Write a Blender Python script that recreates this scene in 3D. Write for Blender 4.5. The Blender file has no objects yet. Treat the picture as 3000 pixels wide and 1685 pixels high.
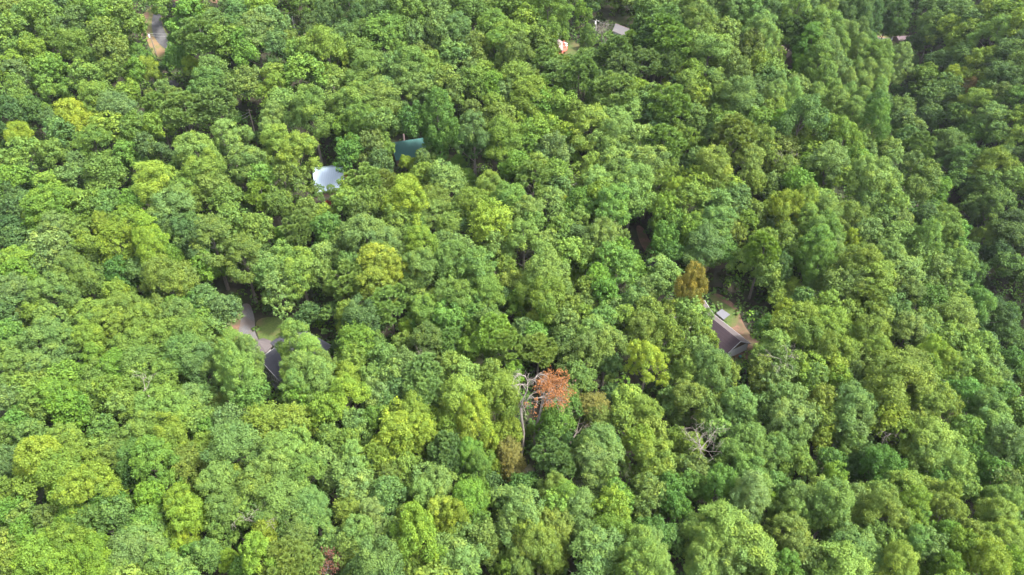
import bpy, bmesh, math, random
import numpy as np
from mathutils import Vector, Matrix
from mathutils.geometry import delaunay_2d_cdt

SC = bpy.context.scene
COL = SC.collection
rng = np.random.default_rng(7)
random.seed(7)
R = math.radians

# ------------------------------------------------------------------ camera
CAM_H, PITCH, FOC = 130.0, R(38.0), 2000.0        # focal length in photo pixels (3000 wide)
cp_, sp_ = math.cos(PITCH), math.sin(PITCH)
CAM = np.array([0.0, 0.0, CAM_H])


def ray(px, py):
    u, v = (px - 1500.0) / FOC, (842.5 - py) / FOC
    return np.array([u, cp_ + v * sp_, -sp_ + v * cp_])      # per unit of depth


def project(p):
    d = np.asarray(p, float) - CAM
    dep = d[1] * cp_ - d[2] * sp_
    up = d[1] * sp_ + d[2] * cp_
    return 1500 + FOC * d[0] / dep, 842.5 - FOC * up / dep, dep


def at_z(px, py, z):
    """point of the line of sight at height z"""
    d = ray(px, py)
    t = (z - CAM_H) / d[2]
    return CAM + d * t


# ------------------------------------------------------------------ terrain
def sstep(a, b, x):
    t = np.clip((x - a) / (b - a), 0, 1)
    return t * t * (3 - 2 * t)


_rav = [(2990, 1330), (2915, 1000), (2830, 825), (2722, 665), (2660, 510), (2632, 400), (2615, 250), (2605, 130)]
RAV = np.array([at_z(px, py, z)[:2] for (px, py), z in zip(_rav, (-44, -44, -43, -40, -33, -26, -15, -8))])
RAV = np.vstack([[RAV[0, 0] - 15, RAV[0, 1] - 160], [RAV[0, 0] - 2, RAV[0, 1] - 30], RAV[1:], [RAV[-1, 0] + 20, RAV[-1, 1] + 60], [RAV[-1, 0] + 160, RAV[-1, 1] + 400]])


def ravine(x, y):
    best = np.full(np.shape(x), 1e9)
    sgn = np.zeros(np.shape(x))
    for a, b in zip(RAV[:-1], RAV[1:]):
        ab = b - a
        L = ab @ ab
        t = np.clip(((x - a[0]) * ab[0] + (y - a[1]) * ab[1]) / L, 0, 1)
        qx, qy = a[0] + t * ab[0], a[1] + t * ab[1]
        d = np.hypot(x - qx, y - qy)
        s = np.where(ab[0] * (y - a[1]) - ab[1] * (x - a[0]) > 0, -1.0, 1.0)   # -1: on the plateau side
        m = d < best
        best = np.where(m, d, best)
        sgn = np.where(m, s, sgn)
    return best * sgn


PADS = []        # (x, y, r, z): levelled building plots


def height(x, y, pads=True):
    x = np.asarray(x, float)
    y = np.asarray(y, float)
    left = 1 - 0.45 * sstep(-20, 230, x)
    z = 60 * sstep(130, 420, y) * left + 22 * sstep(400, 800, y) * (1 - 0.4 * sstep(60, 200, x))
    d = ravine(x, y)
    floor = -46.0 + 40 * sstep(200, 430, y)
    wp = np.where(d < 0, 1 - sstep(1, 50, -d), 1.0)
    z = z * (1 - wp) + floor * wp
    bank = np.clip(d, 0, None)
    z = z + np.where(d > 0, 100 * sstep(-8, 120, bank) - 100 * sstep(-8, 120, 0), 0)
    # a shallow draw at the near right, rising again towards the viewer
    z = z - 7 * np.exp(-(((x - 45) * 0.25 + (y - 104)) / 13.0) ** 2) * sstep(10, 50, x) * (d < 0)
    far = 46 * sstep(RAV[-3][1] + 14, RAV[-3][1] + 120, y) * sstep(100, 220, x)
    z = z + far
    z = z + 1.6 * np.sin(x * 0.043 + 1.3) * np.cos(y * 0.037) + 0.9 * np.sin(x * 0.11 + y * 0.07)
    if pads:
        for (px, py, r, pz) in PADS:
            w = 1 - sstep(r, r * 1.9, np.hypot(x - px, y - py))
            z = z * (1 - w) + pz * w
    return z


def ground(px, py, above=0.0, pads=True):
    """where the line of sight meets the terrain raised by `above`"""
    d = ray(px, py)
    ts = np.linspace(40, 900, 1400)
    P = CAM[None] + d[None] * ts[:, None]
    f = P[:, 2] - (height(P[:, 0], P[:, 1], pads) + above)
    k = np.argmax(f < 0)
    if f[k] >= 0:
        k = len(ts) - 1
    t0, t1 = ts[max(k - 1, 0)], ts[k]
    for _ in range(12):
        tm = 0.5 * (t0 + t1)
        p = CAM + d * tm
        if p[2] - (float(height(p[0], p[1], pads)) + above) < 0:
            t1 = tm
        else:
            t0 = tm
    return CAM + d * t1


def pad(px, py, r, dz=0.0):
    g = ground(px, py, 0, pads=False)
    PADS.append((g[0], g[1], r, g[2] + dz))
    return len(PADS) - 1


# ------------------------------------------------------------------ object helpers
def link(o, parent=None):
    COL.objects.link(o)
    if parent is not None:
        o.parent = parent
    return o


def tag(o, label=None, cat=None, group=None, kind=None):
    if label: o['label'] = label
    if cat: o['category'] = cat
    if group: o['group'] = group
    if kind: o['kind'] = kind
    return o


def empty(name, loc, label, cat, group=None, rz=0.0):
    o = bpy.data.objects.new(name, None)
    o.empty_display_size = 1.0
    o.location = Vector([float(v) for v in loc])
    o.rotation_euler = (0, 0, rz)
    link(o)
    return tag(o, label, cat, group)


def mesh_np(name, verts, quads, attrs=None, mat=None):
    me = bpy.data.meshes.new(name)
    n, m = len(verts), len(quads)
    k = quads.shape[1]
    me.vertices.add(n)
    me.vertices.foreach_set('co', np.ascontiguousarray(verts, dtype=np.float32).ravel())
    me.loops.add(m * k)
    me.loops.foreach_set('vertex_index', np.ascontiguousarray(quads, dtype=np.int32).ravel())
    me.polygons.add(m)
    me.polygons.foreach_set('loop_start', np.arange(0, m * k, k, dtype=np.int32))
    for key, (typ, vals) in (attrs or {}).items():
        a = me.attributes.new(key, typ, 'FACE')
        a.data.foreach_set('color' if typ == 'FLOAT_COLOR' else 'value', np.ascontiguousarray(vals, dtype=np.float32).ravel())
    me.update()
    if mat: me.materials.append(mat)
    return me


class MB:
    """collects boxes, polygons and tubes; build() links them as ONE mesh object"""
    def __init__(s):
        s.v, s.f = [], []

    def poly(s, pts):
        k = len(s.v)
        s.v += [tuple(float(c) for c in p) for p in pts]
        s.f.append(tuple(range(k, k + len(pts))))
        return s

    def slab(s, pts, t):
        """a thick plate: pts is its upper face, t the thickness downwards along its normal"""
        pts = [Vector([float(c) for c in p]) for p in pts]
        n = (pts[1] - pts[0]).cross(pts[2] - pts[0]).normalized()
        if n.z < 0:
            pts.reverse(); n = -n
        low = [p - n * t for p in pts]
        k, m = len(s.v), len(pts)
        s.v += [tuple(p) for p in pts] + [tuple(p) for p in low]
        s.f.append(tuple(range(k, k + m)))
        s.f.append(tuple(range(k + 2 * m - 1, k + m - 1, -1)))
        for i in range(m):
            j = (i + 1) % m
            s.f.append((k + i, k + m + i, k + m + j, k + j))
        return s

    def box(s, c, h, ax=None):
        """centre c, half sizes h, axes ax (three vectors)"""
        ax = ax or (Vector((1, 0, 0)), Vector((0, 1, 0)), Vector((0, 0, 1)))
        c = Vector([float(v) for v in c])
        k = len(s.v)
        for sx in (-1, 1):
            for sy in (-1, 1):
                for sz in (-1, 1):
                    s.v.append(tuple(c + ax[0] * h[0] * sx + ax[1] * h[1] * sy + ax[2] * h[2] * sz))
        s.f += [(k, k + 1, k + 3, k + 2), (k + 4, k + 6, k + 7, k + 5), (k, k + 4, k + 5, k + 1),
                (k + 2, k + 3, k + 7, k + 6), (k, k + 2, k + 6, k + 4), (k + 1, k + 5, k + 7, k + 3)]
        return s

    def bar(s, a, b, w, h=None):
        a, b = Vector([float(v) for v in a]), Vector([float(v) for v in b])
        d = (b - a)
        L = d.length
        d.normalize()
        up = Vector((0, 0, 1)) if abs(d.z) < 0.95 else Vector((1, 0, 0))
        x = d.cross(up).normalized()
        y = x.cross(d)
        return s.box((a + b) / 2, (L / 2, w / 2, (h or w) / 2), (d, x, y))

    def tube(s, pts, rad, n=7, cap=True):
        pts = [Vector([float(c) for c in p]) for p in pts]
        k0 = len(s.v)
        for i, p in enumerate(pts):
            d = (pts[min(i + 1, len(pts) - 1)] - pts[max(i - 1, 0)]).normalized()
            up = Vector((0, 0, 1)) if abs(d.z) < 0.9 else Vector((1, 0, 0))
            x = d.cross(up).normalized()
            y = x.cross(d)
            for j in range(n):
                a = 2 * math.pi * j / n
                s.v.append(tuple(p + (x * math.cos(a) + y * math.sin(a)) * rad[i]))
        for i in range(len(pts) - 1):
            for j in range(n):
                a, b = k0 + i * n + j, k0 + i * n + (j + 1) % n
                s.f.append((a, b, b + n, a + n))
        if cap:
            s.f.append(tuple(k0 + j for j in reversed(range(n))))
            s.f.append(tuple(k0 + (len(pts) - 1) * n + j for j in range(n)))
        return s

    def mesh(s, name, mat):
        me = bpy.data.meshes.new(name)
        me.from_pydata(s.v, [], s.f)
        bm = bmesh.new(); bm.from_mesh(me)
        bmesh.ops.recalc_face_normals(bm, faces=bm.faces)
        bm.to_mesh(me); bm.free()
        me.materials.append(mat)
        me.update()
        return me

    def build(s, name, mat, parent=None, smooth=False):
        me = s.mesh(name, mat)
        if smooth:
            me.polygons.foreach_set('use_smooth', [True] * len(me.polygons))
        o = bpy.data.objects.new(name, me)
        link(o)
        if parent is not None:
            o.parent = parent
            o.matrix_parent_inverse = Matrix.Translation(-parent.location) if parent.rotation_euler.z == 0 else (Matrix.Translation(parent.location) @ parent.rotation_euler.to_matrix().to_4x4()).inverted()
        return o


# ------------------------------------------------------------------ materials
def nt(name):
    m = bpy.data.materials.new(name)
    m.use_nodes = True
    t = m.node_tree
    t.nodes.clear()
    return m, t, t.nodes, t.links


def N(t, typ, **kw):
    n = t.nodes.new(typ)
    for k, v in kw.items():
        if k.startswith('i_'):
            n.inputs[k[2:]].default_value = v
        else:
            setattr(n, k, v)
    return n


K = 0.70      # all surfaces keep their place against the foliage


def surf_mat(name, c1, c2, scale=1.0, rough=0.85, bump=0.3, stretch=(1, 1, 1), c3=None, scale3=0.1, spec=0.3, metal=0.0):
    """noise between two colours, a third in large patches"""
    c1, c2 = [v * K for v in c1], [v * K for v in c2]
    c3 = [v * K for v in c3] if c3 else None
    m, t, ns, lk = nt(name)
    out = N(t, 'ShaderNodeOutputMaterial')
    b = N(t, 'ShaderNodeBsdfPrincipled')
    b.inputs['Roughness'].default_value = rough
    b.inputs['Specular IOR Level'].default_value = spec
    b.inputs['Metallic'].default_value = metal
    tc = N(t, 'ShaderNodeTexCoord')
    mp = N(t, 'ShaderNodeMapping')
    mp.inputs['Scale'].default_value = stretch
    lk.new(tc.outputs['Object'], mp.inputs['Vector'])
    n1 = N(t, 'ShaderNodeTexNoise', i_Scale=scale, i_Detail=6.0, i_Roughness=0.65)
    lk.new(mp.outputs[0], n1.inputs['Vector'])
    r1 = N(t, 'ShaderNodeValToRGB')
    r1.color_ramp.elements[0].position, r1.color_ramp.elements[1].position = 0.36, 0.64
    r1.color_ramp.elements[0].color = (*c1, 1)
    r1.color_ramp.elements[1].color = (*c2, 1)
    lk.new(n1.outputs['Fac'], r1.inputs['Fac'])
    col = r1.outputs['Color']
    if c3:
        n3 = N(t, 'ShaderNodeTexNoise', i_Scale=scale3, i_Detail=5.0, i_Roughness=0.6)
        lk.new(tc.outputs['Object'], n3.inputs['Vector'])
        r3 = N(t, 'ShaderNodeValToRGB')
        r3.color_ramp.elements[0].position, r3.color_ramp.elements[1].position = 0.46, 0.60
        lk.new(n3.outputs['Fac'], r3.inputs['Fac'])
        mx = N(t, 'ShaderNodeMix', data_type='RGBA')
        lk.new(r3.outputs['Color'], mx.inputs[0])
        lk.new(col, mx.inputs[6])
        mx.inputs[7].default_value = (*c3, 1)
        col = mx.outputs[2]
    lk.new(col, b.inputs['Base Color'])
    if bump:
        bp = N(t, 'ShaderNodeBump', i_Strength=bump, i_Distance=0.1)
        lk.new(n1.outputs['Fac'], bp.inputs['Height'])
        lk.new(bp.outputs[0], b.inputs['Normal'])
    lk.new(b.outputs[0], out.inputs[0])
    return m


def ribbed_mat(name, col, col2, period, direction, rough=0.45, metal=0.0, strength=0.5, spec=0.5):
    """metal sheet or shingle courses: regular ribs along `direction` (a horizontal or sloping vector)"""
    col, col2 = [v * K for v in col], [v * K for v in col2]
    m, t, ns, lk = nt(name)
    out = N(t, 'ShaderNodeOutputMaterial')
    b = N(t, 'ShaderNodeBsdfPrincipled')
    b.inputs['Roughness'].default_value = rough
    b.inputs['Metallic'].default_value = metal
    b.inputs['Specular IOR Level'].default_value = spec
    g = N(t, 'ShaderNodeNewGeometry')
    dt = N(t, 'ShaderNodeVectorMath', operation='DOT_PRODUCT')
    lk.new(g.outputs['Position'], dt.inputs[0])
    dt.inputs[1].default_value = tuple(float(v) for v in direction)
    ml = N(t, 'ShaderNodeMath', operation='MULTIPLY'); ml.inputs[1].default_value = 2 * math.pi / period
    sn = N(t, 'ShaderNodeMath', operation='SINE')
    lk.new(dt.outputs['Value'], ml.inputs[0]); lk.new(ml.outputs[0], sn.inputs[0])
    pw = N(t, 'ShaderNodeMapRange'); pw.inputs['From Min'].default_value = 0.55; pw.inputs['From Max'].default_value = 1.0
    lk.new(sn.outputs[0], pw.inputs['Value'])
    no = N(t, 'ShaderNodeTexNoise', i_Scale=0.9, i_Detail=7.0, i_Roughness=0.7)
    lk.new(g.outputs['Position'], no.inputs['Vector'])
    mx = N(t, 'ShaderNodeMix', data_type='RGBA')
    lk.new(no.outputs['Fac'], mx.inputs[0])
    mx.inputs[6].default_value = (*col, 1); mx.inputs[7].default_value = (*col2, 1)
    dk = N(t, 'ShaderNodeMix', data_type='RGBA', blend_type='MULTIPLY')
    md = N(t, 'ShaderNodeMath', operation='MULTIPLY'); md.inputs[1].default_value = 0.28
    lk.new(pw.outputs[0], md.inputs[0]); lk.new(md.outputs[0], dk.inputs[0])
    lk.new(mx.outputs[2], dk.inputs[6]); dk.inputs[7].default_value = (0.55, 0.55, 0.58, 1)
    lk.new(dk.outputs[2], b.inputs['Base Color'])
    bp = N(t, 'ShaderNodeBump', i_Strength=strength, i_Distance=0.05)
    lk.new(pw.outputs[0], bp.inputs['Height']); lk.new(bp.outputs[0], b.inputs['Normal'])
    lk.new(b.outputs[0], out.inputs[0])
    return m


def leaf_mat(name, source):
    """leaf blade: colour of the tree (object colour, or a face attribute for the wood), light and yellowish leaves mixed in"""
    m, t, ns, lk = nt(name)
    out = N(t, 'ShaderNodeOutputMaterial')
    if source == 'object':
        oi = N(t, 'ShaderNodeObjectInfo'); base = oi.outputs['Color']
    else:
        at = N(t, 'ShaderNodeAttribute', attribute_name='tree_colour'); base = at.outputs['Color']
    tn = N(t, 'ShaderNodeAttribute', attribute_name='tint')
    rp = N(t, 'ShaderNodeValToRGB')
    e = rp.color_ramp.elements
    e[0].position, e[0].color = 0.0, (0.70, 0.80, 0.98, 1)
    e[1].position, e[1].color = 1.0, (1.38, 1.22, 0.88, 1)
    k = e.new(0.5); k.color = (0.97, 0.98, 1.0, 1)
    lk.new(tn.outputs['Fac'], rp.inputs['Fac'])
    mu = N(t, 'ShaderNodeMix', data_type='RGBA', blend_type='MULTIPLY'); mu.inputs[0].default_value = 1.0
    lk.new(base, mu.inputs[6]); lk.new(rp.outputs['Color'], mu.inputs[7])
    di = N(t, 'ShaderNodeBsdfDiffuse'); tr = N(t, 'ShaderNodeBsdfTranslucent')
    lk.new(mu.outputs[2], di.inputs['Color'])
    ty = N(t, 'ShaderNodeMix', data_type='RGBA', blend_type='MULTIPLY'); ty.inputs[0].default_value = 1.0
    lk.new(mu.outputs[2], ty.inputs[6]); ty.inputs[7].default_value = (1.35, 1.25, 0.55, 1)
    lk.new(ty.outputs[2], tr.inputs['Color'])
    ms = N(t, 'ShaderNodeMixShader'); ms.inputs[0].default_value = 0.22
    lk.new(di.outputs[0], ms.inputs[1]); lk.new(tr.outputs[0], ms.inputs[2])
    gl = N(t, 'ShaderNodeBsdfGlossy'); gl.inputs['Roughness'].default_value = 0.6
    gl.inputs['Color'].default_value = (0.9, 0.95, 1.0, 1)
    m2 = N(t, 'ShaderNodeMixShader'); m2.inputs[0].default_value = 0.008
    lk.new(ms.outputs[0], m2.inputs[1]); lk.new(gl.outputs[0], m2.inputs[2])
    lk.new(m2.outputs[0], out.inputs[0])
    return m


M_LEAF = leaf_mat('leaves', 'object')
M_WOODLEAF = leaf_mat('wood_leaves', 'attr')
M_BARK = surf_mat('bark', (0.10, 0.085, 0.07), (0.20, 0.175, 0.15), 3.0, 0.9, 0.5, (4, 4, 0.6))
M_DEADWOOD = surf_mat('dead_wood', (0.15, 0.125, 0.105), (0.34, 0.30, 0.27), 2.0, 0.85, 0.4, (3, 3, 0.5))
# ------------------------------------------------------------------ tree prototypes
def unit(v):
    return v / (np.linalg.norm(v, axis=-1, keepdims=True) + 1e-9)


def sph(g, n):
    return unit(g.normal(size=(n, 3)))


def quads_from(c, n, s, g, aspect=0.68):
    """pointed leaf sprays: centre, normal, size -> diamond faces"""
    t = unit(np.cross(n, sph(g, len(c))))
    b = np.cross(n, t)
    s = s[:, None]
    fold = n * s * 0.16
    V = np.stack([c + t * s * 0.5, c + b * s * 0.5 * aspect + fold, c - t * s * 0.5, c - b * s * 0.5 * aspect + fold], 1)
    return V.reshape(-1, 3), np.arange(len(c) * 4).reshape(-1, 4)


def clump_leaves(g, cc, rr, flat, centre, dens, size, up=0.35, jit=0.5, shell=(0.5, 1.05), lo=-0.25):
    """leaf sprays on the outer side of each foliage clump; returns centres, normals, sizes, tints"""
    C, Nn, S, T = [], [], [], []
    for c, r, f in zip(cc, rr, flat):
        k = max(10, int(dens * r * r))
        d = sph(g, int(k * 1.7))
        out = unit((c - centre) * np.array([1, 1, 0.7]) + np.array([0, 0, 1.2]))
        keep = d @ out > lo + g.random(len(d)) * 0.25
        d = d[keep][:k]
        rad = r * (shell[0] + (shell[1] - shell[0]) * g.random(len(d)) ** 0.45)
        rad = np.where(g.random(len(d)) < .14, rad * (1.05 + .55 * g.random(len(d))), rad)
        lean = np.array([1 + .35 * g.normal() * .6, 1 + .35 * g.normal() * .6, 1])
        # little knobs on the clump
        p = c + d * rad[:, None] * np.array([1, 1, f]) * lean
        p += g.normal(size=p.shape) * 0.15 * r
        n = unit(d * np.array([1, 1, 1 / max(f, .5)]) * 0.8 + np.array([0, 0, up]) + g.normal(size=d.shape) * jit)
        C.append(p); Nn.append(n)
        S.append(size * (0.55 + 0.9 * g.random(len(d)) ** 1.5))
        tt = 0.5 + g.normal() * 0.16
        T.append(np.clip(tt + g.normal(size=len(d)) * 0.11, 0, 1))
    return np.vstack(C), np.vstack(Nn), np.hstack(S), np.hstack(T)


def thin(pts, rr, dist):
    """drop clumps that crowd an earlier one"""
    keep = []
    for i, p in enumerate(pts):
        if all(np.linalg.norm(p - pts[j]) > dist * 0.5 * (rr[i] + rr[j]) for j in keep):
            keep.append(i)
    return keep


def crown_oak(g, spread=1.0, tall=1.0, clump=1.0, lobes=9, gap=0.95, dens=340, size=0.285):
    """broad dome: large limbs' lobes, each carrying rounded clumps. crown radius about 5, tree about 20 tall"""
    H = 20.0
    base = np.array([0, 0, 12.4])
    skew = g.random() * 6.28
    L, LR = [np.array([g.normal() * .5, g.normal() * .5, 15.6])], [2.9]
    for i in range(lobes):
        a = 2 * math.pi * (i * 0.618 + g.random() * 0.16)
        q = math.sqrt((i + 0.6) / lobes)
        rad = 3.5 * q * (0.7 + 0.65 * g.random()) * spread * (1 + .22 * math.cos(a - skew))
        z = 15.9 - 4.8 * (q ** 1.6) * tall + g.normal() * 1.05
        L.append(np.array([rad * math.cos(a), rad * math.sin(a), z]))
        LR.append((1.25 + 1.25 * g.random() ** 1.3) * (1 - 0.12 * q))
    cc, rr = [], []
    for c, r in zip(L, LR):
        n = int(30 * (r / 2.0) ** 2)
        d = sph(g, n)
        out = unit((c - base) * np.array([1, 1, .8]) + np.array([0, 0, 1.0]))
        d = d[d @ out > -0.45]
        for q in d:
            cc.append(c + q * r * np.array([1, 1, 0.85]) * (0.8 + 0.35 * g.random()))
            rr.append((0.55 + 0.42 * g.random()) * clump)
    cc, rr = np.array(cc), np.array(rr)
    k = thin(cc, rr, gap)
    cc, rr = cc[k], rr[k]
    flat = 0.7 + 0.28 * g.random(len(rr))
    A = clump_leaves(g, cc, rr, flat, base, dens, size)
    # inner, looser foliage that closes the crown
    n2 = 2200
    li = g.integers(0, len(L), n2)
    p = np.array(L)[li] + sph(g, n2) * (np.array(LR)[li] * (0.15 + 0.6 * g.random(n2)))[:, None]
    nn = unit(p - base + g.normal(size=p.shape) * 3)
    B = (p, nn, np.full(n2, size * 1.25), np.clip(0.42 + g.normal(size=n2) * .12, 0, 1))
    return [np.concatenate([a, b]) for a, b in zip(A, B)], L


def crown_poplar(g, width=1.0, dens=300, size=0.285):
    """tall oval crown of upswept plumes, pointed top: radius about 4, tree about 24 tall"""
    cc, rr, L = [], [], []
    base = np.array([0, 0, 12.0])
    n = 150
    for i in range(n):
        t = (i + g.random()) / n
        z = 9.0 + 14.6 * t
        env = 4.3 * width * max(0.0, math.sin(math.pi * (0.16 + 0.80 * t))) ** 0.62 * (1 - 0.12 * t)
        a = i * 2.39996 + g.normal() * .25
        rad = env * (0.72 + 0.36 * g.random()) if t < 0.93 else env * g.random()
        lob = 1 + 0.20 * math.sin(3 * a + 1.3 * t * 9) + 0.1 * math.sin(5 * a)
        cc.append(np.array([rad * lob * math.cos(a), rad * lob * math.sin(a), z + g.normal() * .3]))
        rr.append((0.62 + 0.5 * g.random()) * (1.05 - 0.2 * t))
        if i % 14 == 5: L.append(cc[-1] * np.array([.7, .7, .97]))
    cc, rr = np.array(cc), np.array(rr)
    flat = 0.78 + 0.3 * g.random(len(rr))
    A = clump_leaves(g, cc, rr, flat, base, dens, size, up=0.45, jit=0.55, lo=-0.35)
    n2 = 1500
    t = g.random(n2); a = g.random(n2) * 6.283
    env = 3.5 * width * np.sin(np.pi * (0.16 + 0.80 * t)) ** 0.62 * (1 - 0.12 * t) * np.sqrt(g.random(n2))
    p = np.stack([env * np.cos(a), env * np.sin(a), 9 + 14 * t], 1)
    B = (p, unit(p - base + g.normal(size=p.shape) * 2), np.full(n2, size * 1.3), np.clip(.4 + g.normal(size=n2) * .12, 0, 1))
    return [np.concatenate([x, y]) for x, y in zip(A, B)], L


def crown_pine(g, width=1.0):
    """rounded soft crown of needle tufts: radius about 4.3, tree about 21 tall"""
    cc, rr, L = [], [], []
    base = np.array([0, 0, 12.0])
    for i in range(150):
        d = sph(g, 1)[0]
        if d[2] < -0.45: continue
        r0 = 0.55 + 0.5 * g.random() ** .5
        c = np.array([0, 0, 15.2]) + d * np.array([4.2 * width, 4.2 * width, 5.2]) * r0
        cc.append(c); rr.append(0.62 + 0.42 * g.random())
        if i % 12 == 0: L.append(c)
    cc, rr = np.array(cc), np.array(rr)
    k = thin(cc, rr, 0.75)
    cc, rr = cc[k], rr[k]
    C, Nn, S, T, TD = [], [], [], [], []
    for c, r in zip(cc, rr):
        m = int(240 * r * r) + 40
        d = unit(sph(g, m) + np.array([0, 0, 0.55]))
        C.append(c + d * (r * (0.35 + 0.75 * g.random(m)))[:, None] * np.array([1, 1, .75]))
        Nn.append(unit(np.cross(d, sph(g, m))) + 0); TD.append(d)
        S.append(0.58 * (0.7 + 0.6 * g.random(m)))
        T.append(np.clip(0.5 + g.normal() * .1 + g.normal(size=m) * .14, 0, 1))
    C, Nn, S, T, TD = np.vstack(C), np.vstack(Nn), np.hstack(S), np.hstack(T), np.vstack(TD)
    return (C, Nn, S, T, TD), L


def crown_airy(g, width=1.0):
    """thin feathery crown, fine leaves along many fine shoots, limbs showing through: radius about 4.5"""
    cc, L, dirs = [], [], []
    base = np.array([0, 0, 10.5])
    for i in range(260):
        d = unit(sph(g, 1)[0] * np.array([1, 1, .9]) + np.array([0, 0, .75]))
        r0 = 0.5 + 0.5 * g.random() ** .6
        c = base + d * np.array([4.6 * width, 4.6 * width, 9.0]) * r0
        cc.append(c); dirs.append(unit(d * np.array([1, 1, .35]) + g.normal(size=3) * .25))
        if i % 9 == 0: L.append(c * np.array([.95, .95, .98]))
    C, Nn, S, T = [], [], [], []
    for c, d in zip(cc, dirs):
        m = 52
        s = g.random(m)
        p = c + d * ((s - .4) * 2.3)[:, None] + g.normal(size=(m, 3)) * np.array([.33, .33, .22])
        C.append(p); Nn.append(unit(np.array([0, 0, 1.0]) + d * .4 + g.normal(size=(m, 3)) * .6))
        S.append(0.36 * (0.7 + .6 * g.random(m)))
        T.append(np.clip(.5 + g.normal() * .13 + g.normal(size=m) * .13, 0, 1))
    return (np.vstack(C), np.vstack(Nn), np.hstack(S), np.hstack(T)), L


def crown_spruce(g):
    """narrow dark conical crown in drooping tiers: radius about 3.2, tree about 24 tall"""
    C, Nn, S, T = [], [], [], []
    for i in range(330):
        t = (i + g.random()) / 330
        z = 3.5 + 20.5 * t
        r = 3.3 * (1 - t) ** 0.8 + .15
        a = i * 2.39996 + g.normal() * .3
        d = np.array([math.cos(a), math.sin(a), -0.18])
        m = int(14 + 34 * (1 - t))
        s = g.random(m) ** .6 * (0.85 + .3 * g.random())
        C.append(np.array([0, 0, z]) + d * (s * r)[:, None] + g.normal(size=(m, 3)) * np.array([.28, .28, .16]))
        Nn.append(unit(np.array([0, 0, 1.0]) + d * .5 + g.normal(size=(m, 3)) * .45))
        S.append(.48 * (.7 + .6 * g.random(m))); T.append(np.clip(.45 + g.normal() * .12 + g.normal(size=m) * .12, 0, 1))
    return (np.vstack(C), np.vstack(Nn), np.hstack(S), np.hstack(T)), []


def trunk_mb(g, L, top, r0=0.42):
    mb = MB()
    bend = g.normal(size=2) * .5
    pts = [(bend[0] * t * t, bend[1] * t * t, -0.6 + (top + .6) * t) for t in (0, .05, .25, .5, .75, 1)]
    mb.tube(pts, [r0 * 1.35, r0, r0 * .82, r0 * .62, r0 * .38, r0 * .12], 8)
    for p in L:
        z0 = max(top * .35, min(p[2] - 2.2 - g.random() * 3, top * .85))
        t = (z0 + .6) / (top + .6)
        a = np.array([bend[0] * t * t, bend[1] * t * t, z0])
        e = p + (p - a) * .12
        mid = a + (e - a) * .5 + np.array([0, 0, -.4 + .5 * g.random()]) + g.normal(size=3) * .25
        rr = r0 * .42 * (1 - .5 * t)
        mb.tube([a, mid, e], [rr, rr * .62, rr * .2], 5)
    return mb


PROTO = {}


def add_proto(kind, data, L, top, r0, Rn, Hn, seed):
    g = np.random.default_rng(seed)
    C, Nn, S, T = data[:4]
    if kind == 'n':
        TD = data[4]
        b = unit(np.cross(Nn, TD)); s = S[:, None]
        V = np.stack([C - TD * s * .5, C + b * s * .17, C + TD * s * .5, C - b * s * .17], 1).reshape(-1, 3)
        Q = np.arange(len(V)).reshape(-1, 4)
    else:
        V, Q = quads_from(C, Nn, S, g)
    me = mesh_np('crown', V, Q, {'tint': ('FLOAT', T)}, M_LEAF)
    tm = trunk_mb(g, L, top, r0).mesh('trunk', M_BARK)
    Rn = float(np.percentile(np.hypot(C[:, 0], C[:, 1]), 96)); Hn = float(np.percentile(C[:, 2], 99.5))
    print(kind, len(Q), Rn, Hn, float(np.percentile(C[:, 2], 3)))
    PROTO.setdefault(kind, []).append(dict(crown=me, trunk=tm, V=V.reshape(-1, 4, 3), T=T, R=Rn, H=Hn))


for s in range(12):
    g = np.random.default_rng(100 + s)
    d, L = crown_oak(g, spread=0.9 + .25 * g.random(), tall=.8 + .5 * g.random(), clump=.88 + .42 * g.random(), lobes=int(8 + 7 * g.random()), gap=.92 + .3 * g.random())
    add_proto('o', d, L, 15.5, .40, 4.9, 18.6, 200 + s)
for s in range(4):
    g = np.random.default_rng(300 + s)
    d, L = crown_poplar(g, .95 + .25 * g.random())
    add_proto('p', d, L, 21, .36, 4.2, 24.0, 320 + s)
for s in range(3):
    g = np.random.default_rng(400 + s)
    d, L = crown_pine(g, .95 + .2 * g.random())
    add_proto('n', d, L, 19, .34, 4.6, 20.5, 420 + s)
for s in range(3):
    g = np.random.default_rng(500 + s)
    d, L = crown_airy(g, .95 + .2 * g.random())
    add_proto('a', d, L, 15.5, .30, 4.8, 19.5, 520 + s)
CROWN_Z = dict(o=0.80, p=0.72, n=0.74, a=0.76, s=0.62)       # height of the crown's middle as seen from above, share of tree height
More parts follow.
